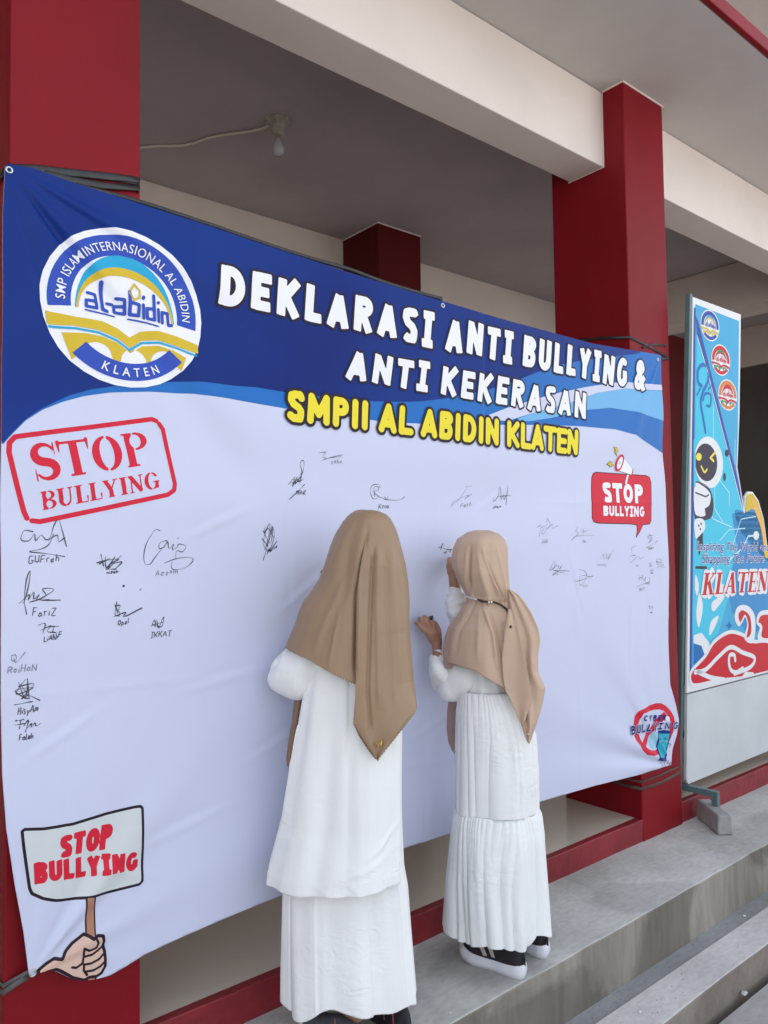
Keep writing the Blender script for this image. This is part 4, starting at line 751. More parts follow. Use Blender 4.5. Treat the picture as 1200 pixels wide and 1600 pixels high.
# ------------------------------------------------------------------ free-standing signboard beside the right column
pc, pn = np.array([3.64, 2.06, .16]), np.array([0, -1, -.04])
def pp(p): q = on_plane(p, pc, pn); return q[:, [0, 2]]
sb = thing('signboard', 'free-standing blue printed signboard with robot picture on a teal steel stand', 'signboard', (3.9, 2.06, 0))
ps = Sheet(sb); ps.fine = 0; ps.to3 = lambda V, layer: np.stack([V[:, 0], 2.06 - .04 * (V[:, 1] - .16) - .00025 * layer - .0006, V[:, 1]], 1)
K6 = lambda L: [(1040 + a / 2.425, 440 + b / 2.425) for a, b in L]
out_px = K6([(103, 58), (285, 125), (280, 500), (272, 705), (286, 790), (298, 870), (300, 815), (312, 795), (330, 797), (352, 830), (372, 900), (385, 1000)])
ol = pp(out_px).tolist(); zb_ = pp([(1073, 1083)])[0][1]; xl_ = pp([(1073, 1083)])[0][0]
xe, ze = ol[-1]; ol += [[xe + .06, ze - .10], [xe + .25, ze - .14], [4.75 + .1, ze - .3], [4.85, zb_], [xl_, zb_]]
def board(name, P, y_off, th, m):
    P = np.array(P); n = len(P); v = [tuple(r) for r in np.stack([P[:, 0], 2.06 - .04 * (P[:, 1] - .16) + y_off, P[:, 1]], 1)] + [tuple(r) for r in np.stack([P[:, 0], 2.06 - .04 * (P[:, 1] - .16) + y_off + th, P[:, 1]], 1)]
    tri = tessellate_polygon([[Vector((a, b, 0)) for a, b in P]]); f = [tuple(t) for t in tri] + [tuple(i + n for i in t[::-1]) for t in tri] + [(i, (i + 1) % n, n + (i + 1) % n, n + i) for i in range(n)]
    return mesh_obj(name, v, f, m, sb)
board('poster_panel', ol, 0, .010, P_WHITE)
board('lower_panel', [[xl_ + .003, zb_ - .008], [4.845, zb_ - .008], [4.845, .175], [xl_ + .02, .165], [xl_ + .003, .19]], -.001, .014, PANEL)
OLc = np.array(ol)
ps.clip = lambda X, Z: d_poly(X, Z, OLc) + .012
hp2 = .0035
ps.poly('poster_print', [[xl_ + .03, zb_ + .09], [pp(K6([(112, 85)]))[0][0], pp(K6([(112, 85)]))[0][1]]] + pp(K6([(278, 150), (272, 700), (298, 868), (345, 832), (385, 1000)])).tolist() + [[xe + .05, ze - .11], [4.84, ze - .3], [4.84, zb_ + .09]], P_BLUE, 1, .006)
ps.poly('poster_print', pp(K6([(118, 190), (200, 450), (285, 800), (296, 870), (340, 960), (330, 1100), (250, 1150), (200, 1330), (110, 1420), (100, 1300)])), P_SKY, 2, .005)
ps.poly('poster_print', pp(K6([(250, 880), (300, 870), (345, 850), (388, 1010), (388, 1330), (300, 1320), (250, 1250), (235, 1150), (270, 1010)])), P_MIDB, 3, .005)
ps.poly('poster_print', pp(K6([(113, 130), (122, 150), (298, 850), (290, 862), (118, 200)])), P_NAVY, 4, hp2)
ps.poly('poster_print', pp(K6([(103, 95), (113, 100), (97, 1520), (90, 1520)])), P_NAVY, 4, hp2)
ps.stroke('poster_print', pp(K6([(118, 205), (160, 350), (290, 862)])), .003, P_WHITE, 5, hp2)
for (cpx, colr) in [((167, 167), (P_NAVY, P_BLUE, V_GOLD, P_NAVY, V_GOLD)), ((208, 298), (P_RED, P_GREEN, P_RED, P_RED, P_GREEN)), ((234, 430), (P_ORANGE, P_RED, P_RED, P_RED, P_GREEN))]:
    c0 = pp(K6([cpx]))[0]; e = pp(K6([(cpx[0] - 36, cpx[1]), (cpx[0] + 36, cpx[1])])); z = pp(K6([(cpx[0], cpx[1] - 59), (cpx[0], cpx[1] + 59)]))
    logo(ps, c0, (e[1, 0] - e[0, 0]) / 2, (z[0, 1] - z[1, 1]) / 2, 0, colr, 6, .003, False, 'poster_print', P_WHITE)
def pstroke(L, r, m, l, h=hp2): ps.stroke('poster_print', smooth_path(np.c_[pp(K6(L)), np.zeros(len(L))].tolist(), 6 * len(L))[:, :2], r, m, l, h)
pstroke([(135, 395), (122, 380), (122, 335), (140, 315), (160, 330), (160, 375), (140, 420), (132, 460), (142, 520), (150, 570)], .010, P_DEEP, 5)
pstroke([(140, 450), (150, 425), (170, 430), (168, 470), (155, 470)], .007, P_DEEP, 5); pstroke([(118, 430), (130, 405)], .006, P_DEEP, 5); pstroke([(160, 410), (172, 395)], .005, P_DEEP, 5)
for L in ([(130, 760), (150, 830), (180, 900), (250, 930)], [(150, 640), (185, 700), (185, 860), (215, 910)], [(250, 1010), (285, 900), (340, 890)], [(180, 470), (180, 720), (240, 800), (240, 850)], [(205, 980), (240, 940), (300, 935)], [(262, 600), (262, 690)]):
    ps.stroke('poster_print', pp(K6(L)), .0028, P_LINE, 4, .003)
ps.poly('poster_print', pp(K6(ell(342, 962, 11, 17, 0))), P_WHITE, 5, .003); ps.stroke('poster_print', pp(K6([(342, 962), (312, 965), (290, 1010), (235, 1060)])), .005, P_LINE, 4, .003)
# robot
pw = lambda L, m, l, g=0: ps.poly('poster_print', pp(K6(L)), m, l, hp2, g)
def ps_(L, m, l, g=0):                     # the same with the corners rounded into curves
    A_ = np.array(L, float); n_ = len(A_); out = []
    for i in range(n_):
        p0, p1_, p2_, p3 = A_[i - 1], A_[i], A_[(i + 1) % n_], A_[(i + 2) % n_]
        for t in np.linspace(0, 1, 5, endpoint=False): out.append(.5 * (2 * p1_ + (p2_ - p0) * t + (2 * p0 - 5 * p1_ + 4 * p2_ - p3) * t * t + (3 * p1_ - p0 - 3 * p2_ + p3) * t ** 3))
    pw([tuple(q) for q in out], m, l, g)
pw(ell(162, 685, 54, 98, -4, 26), P_WHITE, 6); pw(ell(152, 685, 42, 72, -4, 24), P_BLACK, 7); pw([(104, 600), (112, 590), (112, 780), (104, 780)], P_SKY, 8)
pw(ell(124, 664, 11, 15, 0, 12), P_YE, 9); ps.stroke('poster_print', pp(K6([(185, 648), (168, 668), (180, 680)])), .007, P_YE, 9, .003); pstroke([(133, 700), (145, 722), (155, 712)], .006, P_YE, 9)
pw(ell(231, 650, 8, 14, 0, 12), P_BLACK, 6); pw(ell(222, 740, 5, 16, 0, 12), P_BLACK, 6)
ps_([(106, 765), (150, 770), (172, 800), (180, 850), (170, 895), (130, 905), (108, 890)], P_BLACK, 6); ps_([(108, 768), (140, 775), (168, 805), (165, 845), (150, 860), (150, 885), (128, 890), (108, 870)], P_WHITE, 7)
ps.stroke('poster_print', pp(K6([(112, 800), (150, 815), (162, 808)])), .004, P_BLACK, 8, .003); ps.stroke('poster_print', pp(K6([(148, 860), (152, 890)])), .004, P_BLACK, 8, .003)
ps_([(108, 905), (140, 900), (148, 935), (125, 965), (112, 970)], P_WHITE, 7); pw([(118, 960), (140, 925), (140, 1000), (125, 1040), (120, 990)], P_BLACK, 6)
for q in ((124, 925), (133, 918), (130, 938)): pw(ell(q[0], q[1], 3, 5, 0, 8), P_BLACK, 8)
pw([(112, 1078), (155, 1078), (155, 1090), (112, 1088)], P_BLACK, 6)
# gold crest
ps_([(300, 872), (300, 815), (312, 795), (330, 797), (352, 830), (376, 905), (388, 1000), (390, 1040), (374, 1040), (366, 950), (345, 880), (325, 862)], V_GOLD, 7); ps_([(322, 815), (345, 850), (372, 935), (380, 1010), (372, 1010), (358, 930), (335, 865)], P_GOLD, 8)
# words
def ptext(s, a, b, hgt, m, l, bold, shear, part='poster_print', olm=None, ol=0):
    A = pp(K6([a]))[0]; B_ = pp(K6([b]))[0]; hh = hgt
    def mf(u, y, L): return A + (B_ - A) * u + np.array([0, y * hh / .7])
    if ol: ps.font(part, s, mf, olm, l, bold + ol, shear, sp=1.2)
    ps.font(part, s, mf, m, l + 1, bold, shear, sp=1.2)
ptext('Inspiring The World and', (116, 1018), (391, 1020), .044, P_NAVY, 9, .012, .25, olm=P_WHITE, ol=.045)
ptext('Shapping The Future', (136, 1067), (372, 1062), .046, P_NAVY, 11, .012, .25, olm=P_WHITE, ol=.045)
q = pp(K6([(140, 1108), (386, 1100), (132, 1188), (378, 1172)])); f0, b0 = text_sdf('KLATEN', q, r=.10, gap=.2)
qq = pp(K6([(146, 1104), (384, 1098), (134, 1188), (380, 1172)]))
f0, b0 = text_sdf('KLATEN', qq, r=.16, gap=.16); ps.add('poster_print', lambda X, Z: f0(X, Z) - .016, (b0[0] - .02, b0[1] + .02, b0[2] - .02, b0[3] + .02), P_WHITE, 11, .004)
S_cur = ps; serif('KLATEN', qq, 'poster_print', P_RED, 13, .003, .06); S_cur = sh
# leaves, star and red cloud scrolls
for L in ([(125, 1180), (140, 1230), (125, 1310), (115, 1260)], [(175, 1215), (215, 1190), (220, 1200), (180, 1250)], [(165, 1340), (170, 1290), (200, 1265), (185, 1310)], [(112, 1110), (125, 1150), (118, 1190), (110, 1160)]): ps_(L, P_WHITE, 5)
pw([(240, 1283), (244, 1298), (254, 1303), (244, 1309), (240, 1325), (235, 1309), (226, 1303), (235, 1298)], P_DEEP, 5)
pw([(105, 1340), (135, 1330), (165, 1370), (165, 1440), (105, 1480)], P_WHITE, 4); pw([(105, 1370), (135, 1380), (152, 1430), (105, 1480)], P_DEEP, 5)
cloud = [(98, 1515), (100, 1480), (150, 1425), (185, 1370), (240, 1335), (290, 1345), (330, 1370), (392, 1375), (400, 1470), (330, 1490), (200, 1505), (120, 1522)]
ps_(cloud, P_WHITE, 6, .02); ps_(cloud, P_RED, 7)
ps_([(275, 1300), (262, 1270), (275, 1235), (310, 1235), (335, 1275), (330, 1360), (300, 1350), (310, 1300), (300, 1265), (288, 1285)], P_WHITE, 8, .008); ps_([(280, 1290), (274, 1262), (290, 1245), (318, 1270), (322, 1330), (305, 1348), (312, 1300), (300, 1262), (288, 1280)], P_RED, 9)
ps_([(345, 1290), (352, 1260), (375, 1250), (392, 1260), (392, 1350), (350, 1350), (358, 1310)], P_WHITE, 8, .008); ps_([(350, 1290), (358, 1268), (380, 1262), (392, 1272), (392, 1345), (362, 1345), (365, 1310), (358, 1295)], P_RED, 9)
ps_([(262, 868), (300, 872), (345, 880), (375, 940), (388, 1010), (388, 1060), (330, 1000), (280, 940)], P_MIDB, 3)
pstroke([(110, 1480), (150, 1470), (200, 1420), (245, 1385), (290, 1405), (335, 1425), (320, 1460), (260, 1485)], .012, P_WHITE, 8); pstroke([(120, 1478), (170, 1500), (220, 1508)], .012, P_WHITE, 8)
pstroke([(262, 1435), (258, 1415), (242, 1415), (238, 1440), (245, 1470), (265, 1480), (290, 1465)], .011, P_WHITE, 9)
pw([(285, 1500), (300, 1478), (330, 1480), (340, 1500)], P_WHITE, 9)
ps.flush(False)
# steel frame: posts, rails, feet
def bar(name, p0, p1, w, m=STEEL, parent=sb): 
    p0, p1 = np.array(p0, float), np.array(p1, float); d = p1 - p0; d /= np.linalg.norm(d); u = np.array([0, 0, 1.]) if abs(d[2]) < .9 else np.array([0, 1., 0]); a = np.cross(d, u); a /= np.linalg.norm(a); b = np.cross(a, d)
    v = [p + (sx * a + sy * b) * w / 2 for p in (p0, p1) for sx, sy in ((-1, -1), (1, -1), (1, 1), (-1, 1))]; o = mesh_obj(name, v, [(0, 3, 2, 1), (4, 5, 6, 7), (0, 1, 5, 4), (1, 2, 6, 5), (2, 3, 7, 6), (3, 0, 4, 7)], m, parent)
    k = o.modifiers.new('bevel', 'BEVEL'); k.width = .002; k.segments = 2; return o
xp = xl_ - .012
bar('post', (xp, 2.095, .13), (xp + .03, 1.975, 2.62), .026); bar('post', (4.72, 2.095, .13), (4.72, 2.02, 1.3), .026)
bar('rail', (xp + .015, 2.092, .40), (4.70, 2.092, .40), .026)
for x in (3.655, 4.72):
    bar('foot', (x - .01, 2.13, .148), (x, 1.905, .148), .030); bar('leg', (x, 1.92, .133), (x, 1.92, .085), .030)
# paving blocks under the feet
bd = np.array([-.174, -.217]); bd /= np.linalg.norm(bd); bn = np.array([-bd[1], bd[0]])
def block(x, y, s, label):
    v = []
    for (l, w, z) in [(a, b, c) for c in (0, .092) for a, b in ((0, 0), (.245, 0), (.245, .075), (0, .075))]:
        k = .006 if z else 0; l2 = l + (k if l == 0 else -k); w2 = w + (k if w == 0 else -k); p = np.array([x, y]) + bd * l2 + bn * w2; v.append((p[0], p[1], z + .001))
    o = mesh_obj('concrete_block', v, [(0, 3, 2, 1), (4, 5, 6, 7), (0, 1, 5, 4), (1, 2, 6, 5), (2, 3, 7, 6), (3, 0, 4, 7)], BLOCKM); k = o.modifiers.new('bevel', 'BEVEL'); k.width = .009; k.segments = 3; k.harden_normals = True
    o.data.polygons.foreach_set('use_smooth', [True] * 6); return tag(o, label, 'concrete block')
b_ = on_z([(1083, 1277)], 0)[0]; block(b_[0] + .01, b_[1] - .01, 1, 'rough grey concrete block on the walkway under the foot of the signboard stand')

# ------------------------------------------------------------------ loose stones and chips
def pebble(px, z, r, label, seed, m=None, grp='loose stones and chips'):
    rs = np.random.RandomState(seed); c = on_z([px], z)[0]; v, f = [], []; n, k = 7, 5
    for j in range(k + 1):
        for i in range(n):
            th = PI * j / k; a = 2 * PI * i / n; q = r * rs.uniform(.75, 1.15); v.append((c[0] + q * math.sin(th) * math.cos(a), c[1] + q * math.sin(th) * math.sin(a), c[2] + r * .45 + .6 * q * math.cos(th)))
    for j in range(k):
        for i in range(n): f.append((j * n + i, (j + 1) * n + i, (j + 1) * n + (i + 1) % n, j * n + (i + 1) % n))
    tag(mesh_obj('stone', v, f, m or KERB, None, False), label, 'stone', grp)
pebble((1163, 1554), -.30, .013, 'largest pale stone lying on the yard beside the kerb', 1)
CHIP = mat('white_plaster_chip', (.75, .74, .72), .8)
for i, (p, z, r, l) in enumerate([((1000, 1582), KZ, .005, 'white chip on top of the kerb near its lower end'), ((873, 1447), 0, .0035, 'white chip on the walkway behind the smaller child'), ((1038, 1490), RZ, .005, 'small white crumb in the gutter'), ((1163, 1432), RZ, .006, 'pale crumb at the far end of the gutter'), ((1172, 1531), -.30, .006, 'small stone behind the largest pale stone'), ((704, 1583), 0, .003, 'tiny white chip on the walkway by the smaller child'), ((1130, 1500), KZ, .003, 'tiny crumb on the middle of the kerb top')]): pebble(p, z, r, l, 10 + i, CHIP if i != 4 else None)
rs_ = random.Random(3); v, f = [], []
for k in range(420):
    t = rs_.random(); x = 1.2 + 3.2 * t; zone = rs_.choice([(1.585, 1.64, RZ), (1.585, 1.64, RZ), (-.2, 1.40, -.30), (1.44, 1.57, KZ)]); y = rs_.uniform(zone[0], zone[1]); z = zone[2] + .0005; r = rs_.uniform(.0008, .0028); n0 = len(v)
    v += [(x + r * math.cos(a) * rs_.uniform(.6, 1.3), y + r * math.sin(a) * rs_.uniform(.6, 1.3), z) for a in (0, 2.1, 4.2)] + [(x, y, z + r)]; f += [(n0, n0 + 1, n0 + 3), (n0 + 1, n0 + 2, n0 + 3), (n0 + 2, n0, n0 + 3)]
tag(mesh_obj('grit', v, f, mat('grit', (.22, .21, .19), .9, .5, 60)), 'fine grit and crumbs scattered in the gutter and on the kerb', 'grit', kind='stuff')

# ------------------------------------------------------------------ people
class Person:
    def __init__(s, C):
        s.C = np.array([C[0], C[1], 0.]); d = s.C[:2] / np.linalg.norm(s.C[:2]); s.d = np.array([d[0], d[1], 0]); s.e = np.array([d[1], -d[0], 0])
    def q(s, p, dep=0.):
        """photo points -> (lateral, z) on the upright plane through the body, dep metres nearer the camera"""
        w = on_plane(p, s.C - s.d * dep, s.d); return np.stack([(w - s.C) @ s.e, w[:, 2]], 1)
    def w(s, lat, dep, z): lat, dep, z = np.broadcast_arrays(lat, dep, z); return s.C + lat[..., None] * s.e - dep[..., None] * s.d + z[..., None] * np.array([0, 0, 1.])
    def at(s, p, dep): return on_plane(np.atleast_2d(p), s.C - s.d * dep, s.d)
def itp(P):
    P = np.array(P); o = np.argsort(P[:, 1]); return lambda z: np.interp(z, P[o, 1], P[o, 0])
def grid_faces(nr, nc, wrap):
    return [(j * nc + i, (j + 1) * nc + i, (j + 1) * nc + (i + 1) % nc, j * nc + (i + 1) % nc) for j in range(nr - 1) for i in range(nc if wrap else nc - 1)]
def solid(o, t, off=-1):
    k = o.modifiers.new('thickness', 'SOLIDIFY'); k.thickness = t; k.offset = off; return o
def loft(name, P, left, right, hd, ztop, zhem, fold, m, parent, nr=120, nc=300, pw=1.0, th=.0015, dc=lambda z: 0 * z, inner=None, tpow=1.0):
    """closed cloth ring: silhouettes left/right are photo points; hd(z,hw) half depth; zhem(theta) ; fold(theta,z,t)"""
    L = itp(P.q(left)); R_ = itp(P.q(right)); th_ = np.linspace(-PI, PI, nc, endpoint=False); t = np.linspace(0, 1, nr)[:, None] ** tpow
    TH, T = np.meshgrid(th_, t[:, 0]); zh = zhem(th_)[None, :]; Z = ztop + (zh - ztop) * T
    l, r = L(Z), R_(Z); c, hw = (l + r) / 2, (r - l) / 2; sn, cs = np.sin(TH), np.cos(TH)
    if pw != 1: sn, cs = np.sign(sn) * np.abs(sn) ** pw, np.sign(cs) * np.abs(cs) ** pw
    D = hd(Z, hw); g = fold(TH, Z, T, c + hw * sn)
    lat = c + (hw + g) * sn; dep = dc(Z) + (D + g) * cs
    o = mesh_obj(name, P.w(lat, dep, Z).reshape(-1, 3), grid_faces(nr, nc, True), m, parent, True, [m] + ([inner] if inner else []))
    k = solid(o, th, 0)
    if inner: k.material_offset = 0
    return o
def body_mesh(parent, chains, blobs, m, voxel=.004):
    """capsule chains and ellipsoids fused by a voxel remesh into one continuous body"""
    v, f = [], []
    for pts, rad in chains:
        P = smooth_path(pts, 6 * len(pts)); r = np.interp(np.linspace(0, 1, len(P)), np.linspace(0, 1, len(rad)), rad)
        d0 = (P[0] - P[1]) / (np.linalg.norm(P[0] - P[1]) + 1e-9); d1 = (P[-1] - P[-2]) / (np.linalg.norm(P[-1] - P[-2]) + 1e-9)
        P = np.vstack([P[0] + d0 * r[0] * .95, P[0] + d0 * r[0] * .6, P, P[-1] + d1 * r[-1] * .6, P[-1] + d1 * r[-1] * .95]); r = np.r_[r[0] * .3, r[0] * .8, r, r[-1] * .8, r[-1] * .3]
        tube_vf(P, r, 12, v, f)
    for c, (a, b, h), yaw in blobs:
        n0 = len(v); nu, nv = 20, 14
        for j in range(nv + 1):
            for i in range(nu):
                ph = PI * (j + .02) / (nv + .04); x, y, z = a * math.sin(ph) * math.cos(2 * PI * i / nu), b * math.sin(ph) * math.sin(2 * PI * i / nu), h * math.cos(ph)
                v.append((c[0] + x * math.cos(yaw) - y * math.sin(yaw), c[1] + x * math.sin(yaw) + y * math.cos(yaw), c[2] + z))
        f += [(n0 + j * nu + i, n0 + (j + 1) * nu + i, n0 + (j + 1) * nu + (i + 1) % nu, n0 + j * nu + (i + 1) % nu) for j in range(nv) for i in range(nu)]
        f += [tuple(n0 + i for i in range(nu)), tuple(n0 + nv * nu + i for i in range(nu))[::-1]]
    o = mesh_obj('body', v, f, m, parent, True); k = o.modifiers.new('fuse', 'REMESH'); k.mode = 'VOXEL'; k.voxel_size = voxel; k.use_smooth_shade = True
    s = o.modifiers.new('smooth', 'SMOOTH'); s.iterations = 4; s.factor = .5; return o
def sleeve(name, pts, rad, m, parent, folds=.004, nf=16, seed=0, n=44, per=90, squash=1.):
    P = smooth_path(pts, per); r = np.interp(np.linspace(0, 1, len(P)), np.linspace(0, 1, len(rad)), rad); rs = np.random.RandomState(seed)
    v, f = tube_vf(P, r, n, cap=False); V = np.array(v).reshape(len(P), n, 3); s = np.linspace(0, 1, len(P))[:, None]; a = np.linspace(0, 2 * PI, n, endpoint=False)[None]
    g = 0
    for k in range(7): g = g + rs.randn() * np.sin(rs.randint(1, 4) * a + rs.uniform(10, 42) * s + rs.rand() * 6) / 2.2
    # sharp creases round the bend
    el = .5; cr = np.abs(np.sin(nf * s * 2 + 1.3 * np.sin(a))) ** .6 * np.exp(-((s - el) / .28) ** 2)
    cen = V.mean(1, keepdims=True); dirn = (V - cen) / (np.linalg.norm(V - cen, axis=2, keepdims=True) + 1e-9)
    V = V + dirn * ((g * folds * .5 + cr * folds * .9) * np.minimum(1, r / .02)[:, None])[..., None]
    o = mesh_obj(name, V.reshape(-1, 3), f, m, parent, True); solid(o, .0016, 0); return o
def shoe(parent, heel, yaw, L, up_m, sole_m, stripe=None, sole_h=.034, nm='shoe'):
    c, s = math.cos(yaw), math.sin(yaw)
    def wt(x, y, z): return (heel[0] + x * c - y * s, heel[1] + x * s + y * c, heel[2] + z)
    def half(t): return L * np.interp(t, [0, .03, .1, .25, .45, .62, .78, .9, .97, 1], [.04, .09, .128, .14, .135, .16, .175, .15, .09, .03])
    def bend(t): return -L * .03 * math.sin(PI * t)
    v, f = [], []; n = 26
    prof = [(0, .86), (.004, .97), (.45, 1.03), (.8, 1.0), (1, .95)]; NT = 34; outl = [(t, 1) for t in np.linspace(0, 1, NT)] + [(t, -1) for t in np.linspace(1, 0, NT)[1:-1]]; n = len(outl)
    for zf, k in prof:
        for t, sg in outl: v.append(wt(L * (.5 + (t - .5) * (1 + (k - 1) * .5)), bend(t) + sg * half(t) * k, zf * (sole_h * (1.12 - .25 * math.sin(PI * min(1, t * 1.1)) + .0)) + (.012 * max(0, t - .75) * 4 * (1 if True else 0))))
    for j in range(len(prof) - 1):
        for i in range(n): f.append((j * n + i, j * n + (i + 1) % n, (j + 1) * n + (i + 1) % n, (j + 1) * n + i))
    f += [tuple(range(n))[::-1], tuple((len(prof) - 1) * n + i for i in range(n))]
    so__ = mesh_obj('shoe', v, f, sole_m, parent, True); so__['label'] = 'white-soled dark sneaker' if sole_m is RUBBER else 'dark sneaker with pink trim'
    def U(t, ph, off=0.):
        hh = L * np.interp(t, [0, .04, .14, .3, .42, .6, .8, .95, 1], [.13, .26, .30, .30, .28, .21, .15, .10, .05]); a = half(t) * .93 + off; y = math.cos(ph) * a; z = math.sin(ph)
        return wt(L * (.015 + .965 * t), bend(t) + y, sole_h * .85 + max(0, z) ** .8 * (hh + off) * (1 if True else 1))
    v, f = [], []; nt, na = 30, 20
    for t in np.linspace(0, 1, nt):
        for ph in np.linspace(0, PI, na): v.append(U(t, ph))
    f = [(j * na + i, j * na + i + 1, (j + 1) * na + i + 1, (j + 1) * na + i) for j in range(nt - 1) for i in range(na - 1)] + [tuple(range(na)), tuple((nt - 1) * na + i for i in range(na))[::-1]]
    up = mesh_obj('upper', v, f, up_m, so__, True)
    if stripe is not None:
        for (t0, t1, w) in stripe[1]:
            v = []; k = 8
            for i in range(k):
                u = i / (k - 1); ph = .10 + 1.0 * u
                for t in (t0 + (t1 - t0) * u, t0 + (t1 - t0) * u + w): v.append(U(t, ph, .0018))
            for i in range(k):
                u = i / (k - 1); ph = .10 + 1.0 * u
                for t in (t0 + (t1 - t0) * u, t0 + (t1 - t0) * u + w): v.append(U(t, ph, -.001))
            ff = [(2 * i, 2 * i + 1, 2 * i + 3, 2 * i + 2) for i in range(k - 1)]; mesh_obj('stripe', v, ff, stripe[0], so__, True)
    return so__
def fsum(ks, seed, TH, ph=0):
    rs = np.random.RandomState(seed); g = 0
    for k, a in ks: g = g + a * np.sin(k * TH + rs.rand() * 6.28 + ph * rs.uniform(-1, 1))
    return g
def ridges(P, defs, dep):
    out = []
    for pts, amp, wd, kind in defs:
        q = P.q(pts, dep); out.append((q[:, 1].min(), q[:, 1].max(), itp(q), amp, wd, kind))
    def g(lat, Z):
        s = 0
        for z0, z1, fl, amp, wd, kind in out:
            u = (lat - fl(Z)) / wd; env = np.clip((Z - z0) / .05 + .3, 0, 1) * np.clip((z1 - Z) / .05 + .3, 0, 1)
            s = s + amp * env * (np.exp(-u * u) if kind == 'r' else (1 / (1 + np.exp(-u * 3)) * np.exp(-np.maximum(u, 0) / 3.5)))
        return s
    return g
def sheet_px(name, P, rows, dep, m, parent, nu=90, nv=240, teeth=0., fold=None, th=.0016, edge=None):
    """hanging cloth sheet: rows = (photo y, x left, x right); dep(lat,z,u,v) = how far in front of the body"""
    rows = np.array(rows, float); v_ = np.linspace(0, 1, nv); py = np.interp(v_, [0, 1], [rows[0, 0], rows[-1, 0]]); xl = np.interp(py, rows[:, 0], rows[:, 1]); xr = np.interp(py, rows[:, 0], rows[:, 2])
    if teeth:
        tri = lambda a: np.abs((a / 4.2) % 1 - .5) * 2 - .5
        k = np.clip((py - teeth[0]) / 4, 0, 1); xl = xl + tri(py) * teeth[1] * k; xr = xr - tri(py) * teeth[1] * k; xr = np.maximum(xr, xl + .2)
    u = np.linspace(0, 1, nu)[None, :]; PX = xl[:, None] * (1 - u) + xr[:, None] * u; PY = np.repeat(py[:, None], nu, 1); pts = np.stack([PX.ravel(), PY.ravel()], 1)
    U = np.repeat(u, nv, 0).ravel(); Vv = np.repeat(v_[:, None], nu, 1).ravel(); r = rays(pts); cam_ = np.array([0, 0, H]); dd = np.full(len(pts), .12)
    for it in range(4):
        t = ((P.C @ P.d) - dd) / (r @ P.d); w = cam_ + r * t[:, None]; lat = (w - P.C) @ P.e; dd = dep(lat, w[:, 2], U, Vv)
    t = ((P.C @ P.d) - dd) / (r @ P.d); w = cam_ + r * t[:, None]
    o = mesh_obj(name, w, grid_faces(nv, nu, False), m, parent, True); solid(o, th, 0); return o

# ---------------- taller child, brown hijab, long white tunic over a skirt
P1 = Person((1.37, 1.765))
p1 = thing('person', 'taller child in long brown hijab, loose white tunic and skirt, facing the banner', 'person', (1.37, 1.765, 0), 'children signing the banner')
def A(P, px, y):  # photo point on the plane y=const
    return on_y([px], y)[0]
c1 = P1.C
hd_c = P1.at((566, 872), 0)[0]
hp1 = P1.at((532, 900), -.15)[0]; hp1[1] = min(hp1[1], 1.965)
body_mesh(p1, [
    ([c1 + [0, 0, .78], c1 + [0, 0, 1.0], c1 + [0, 0, 1.14], c1 + [0, .01, 1.24], [hd_c[0], hd_c[1], 1.33]], [.075, .075, .075, .045, .042]),
    ([c1 + [-.05, 0, .75], c1 + [-.05, .01, .42], [1.32, 1.75, .10]], [.055, .045, .035]), ([c1 + [.05, 0, .75], c1 + [.05, .01, .42], [1.44, 1.74, .10]], [.055, .045, .035]),
    ([c1 + [-.06, 0, 1.12], P1.at((500, 1010), .0)[0], P1.at((462, 1050), -.02)[0], P1.at((500, 955), -.13)[0], hp1], [.045, .038, .034, .024, .017]),
    ([c1 + [.06, 0, 1.12], c1 + [.15, .03, 1.02], c1 + [.16, .06, .86], c1 + [.10, .14, .80]], [.045, .036, .03, .018]),
    ([hp1, hp1 + [.01, .0, .03]], [.024, .022]),
] + [([hp1 + [-.02 + .011 * k, 0, .035], hp1 + [-.024 + .012 * k, .01, .055], hp1 + [-.018 + .012 * k, .022, .062 - .003 * abs(k - 1.5)]], [.0075, .007, .006]) for k in range(4)] + [([hp1 + [.022, 0, .01], hp1 + [.03, .012, .032], hp1 + [.02, .022, .05]], [.009, .008, .006])],
    [((hd_c[0], hd_c[1], 1.385), (.066, .080, .098), 0), ((hd_c[0], hd_c[1] + .084, 1.375), (.011, .014, .018), 0), ((hd_c[0], hd_c[1] + .06, 1.325), (.03, .022, .02), 0)], SKIN, .0045)
def crink(seed, amp):
    rs = np.random.RandomState(seed); ws = [(rs.randint(3, 14), rs.uniform(2, 13), rs.rand() * 6.28, rs.uniform(.3, 1)) for _ in range(12)]
    return lambda TH, Z: amp * sum(a * np.sin(k * TH + b * Z + c) for k, b, c, a in ws) / 4
ck = crink(5, .0040)
# skirt
sk_L = [(455, 1240), (452, 1340), (446, 1392), (446, 1500), (447, 1600)]; sk_R = [(622, 1240), (628, 1340), (635, 1382), (640, 1460), (646, 1545), (648, 1600)]
zt = P1.q([(540, 1245)])[0, 1]; zh0 = P1.q([(540, 1546)])[0, 1]
seam = [(.25 + np.pi * 0, 0)]
def sk_fold(TH, Z, T, lat):
    g = fsum([(3, .006), (5, .006), (8, .004), (13, .002)], 3, TH, 1.2 * T) * (.3 + T) + ck(TH, Z) * .8
    for a in (-.42, .30, .95, -1.1): g = g + .0022 * np.exp(-((TH - a) / .018) ** 2) - .004 * np.exp(-((TH - a - .05) / .06) ** 2) * (.4 + .6 * T)
    return g
def sk_hem(th): return zh0 + .030 * np.exp(-((th + .22) / .28) ** 2) - .008 * np.exp(-((th + .9) / .3) ** 2) + .006 * np.sin(4 * th + 1) + .015 * np.exp(-((th - .95) / .2) ** 2)
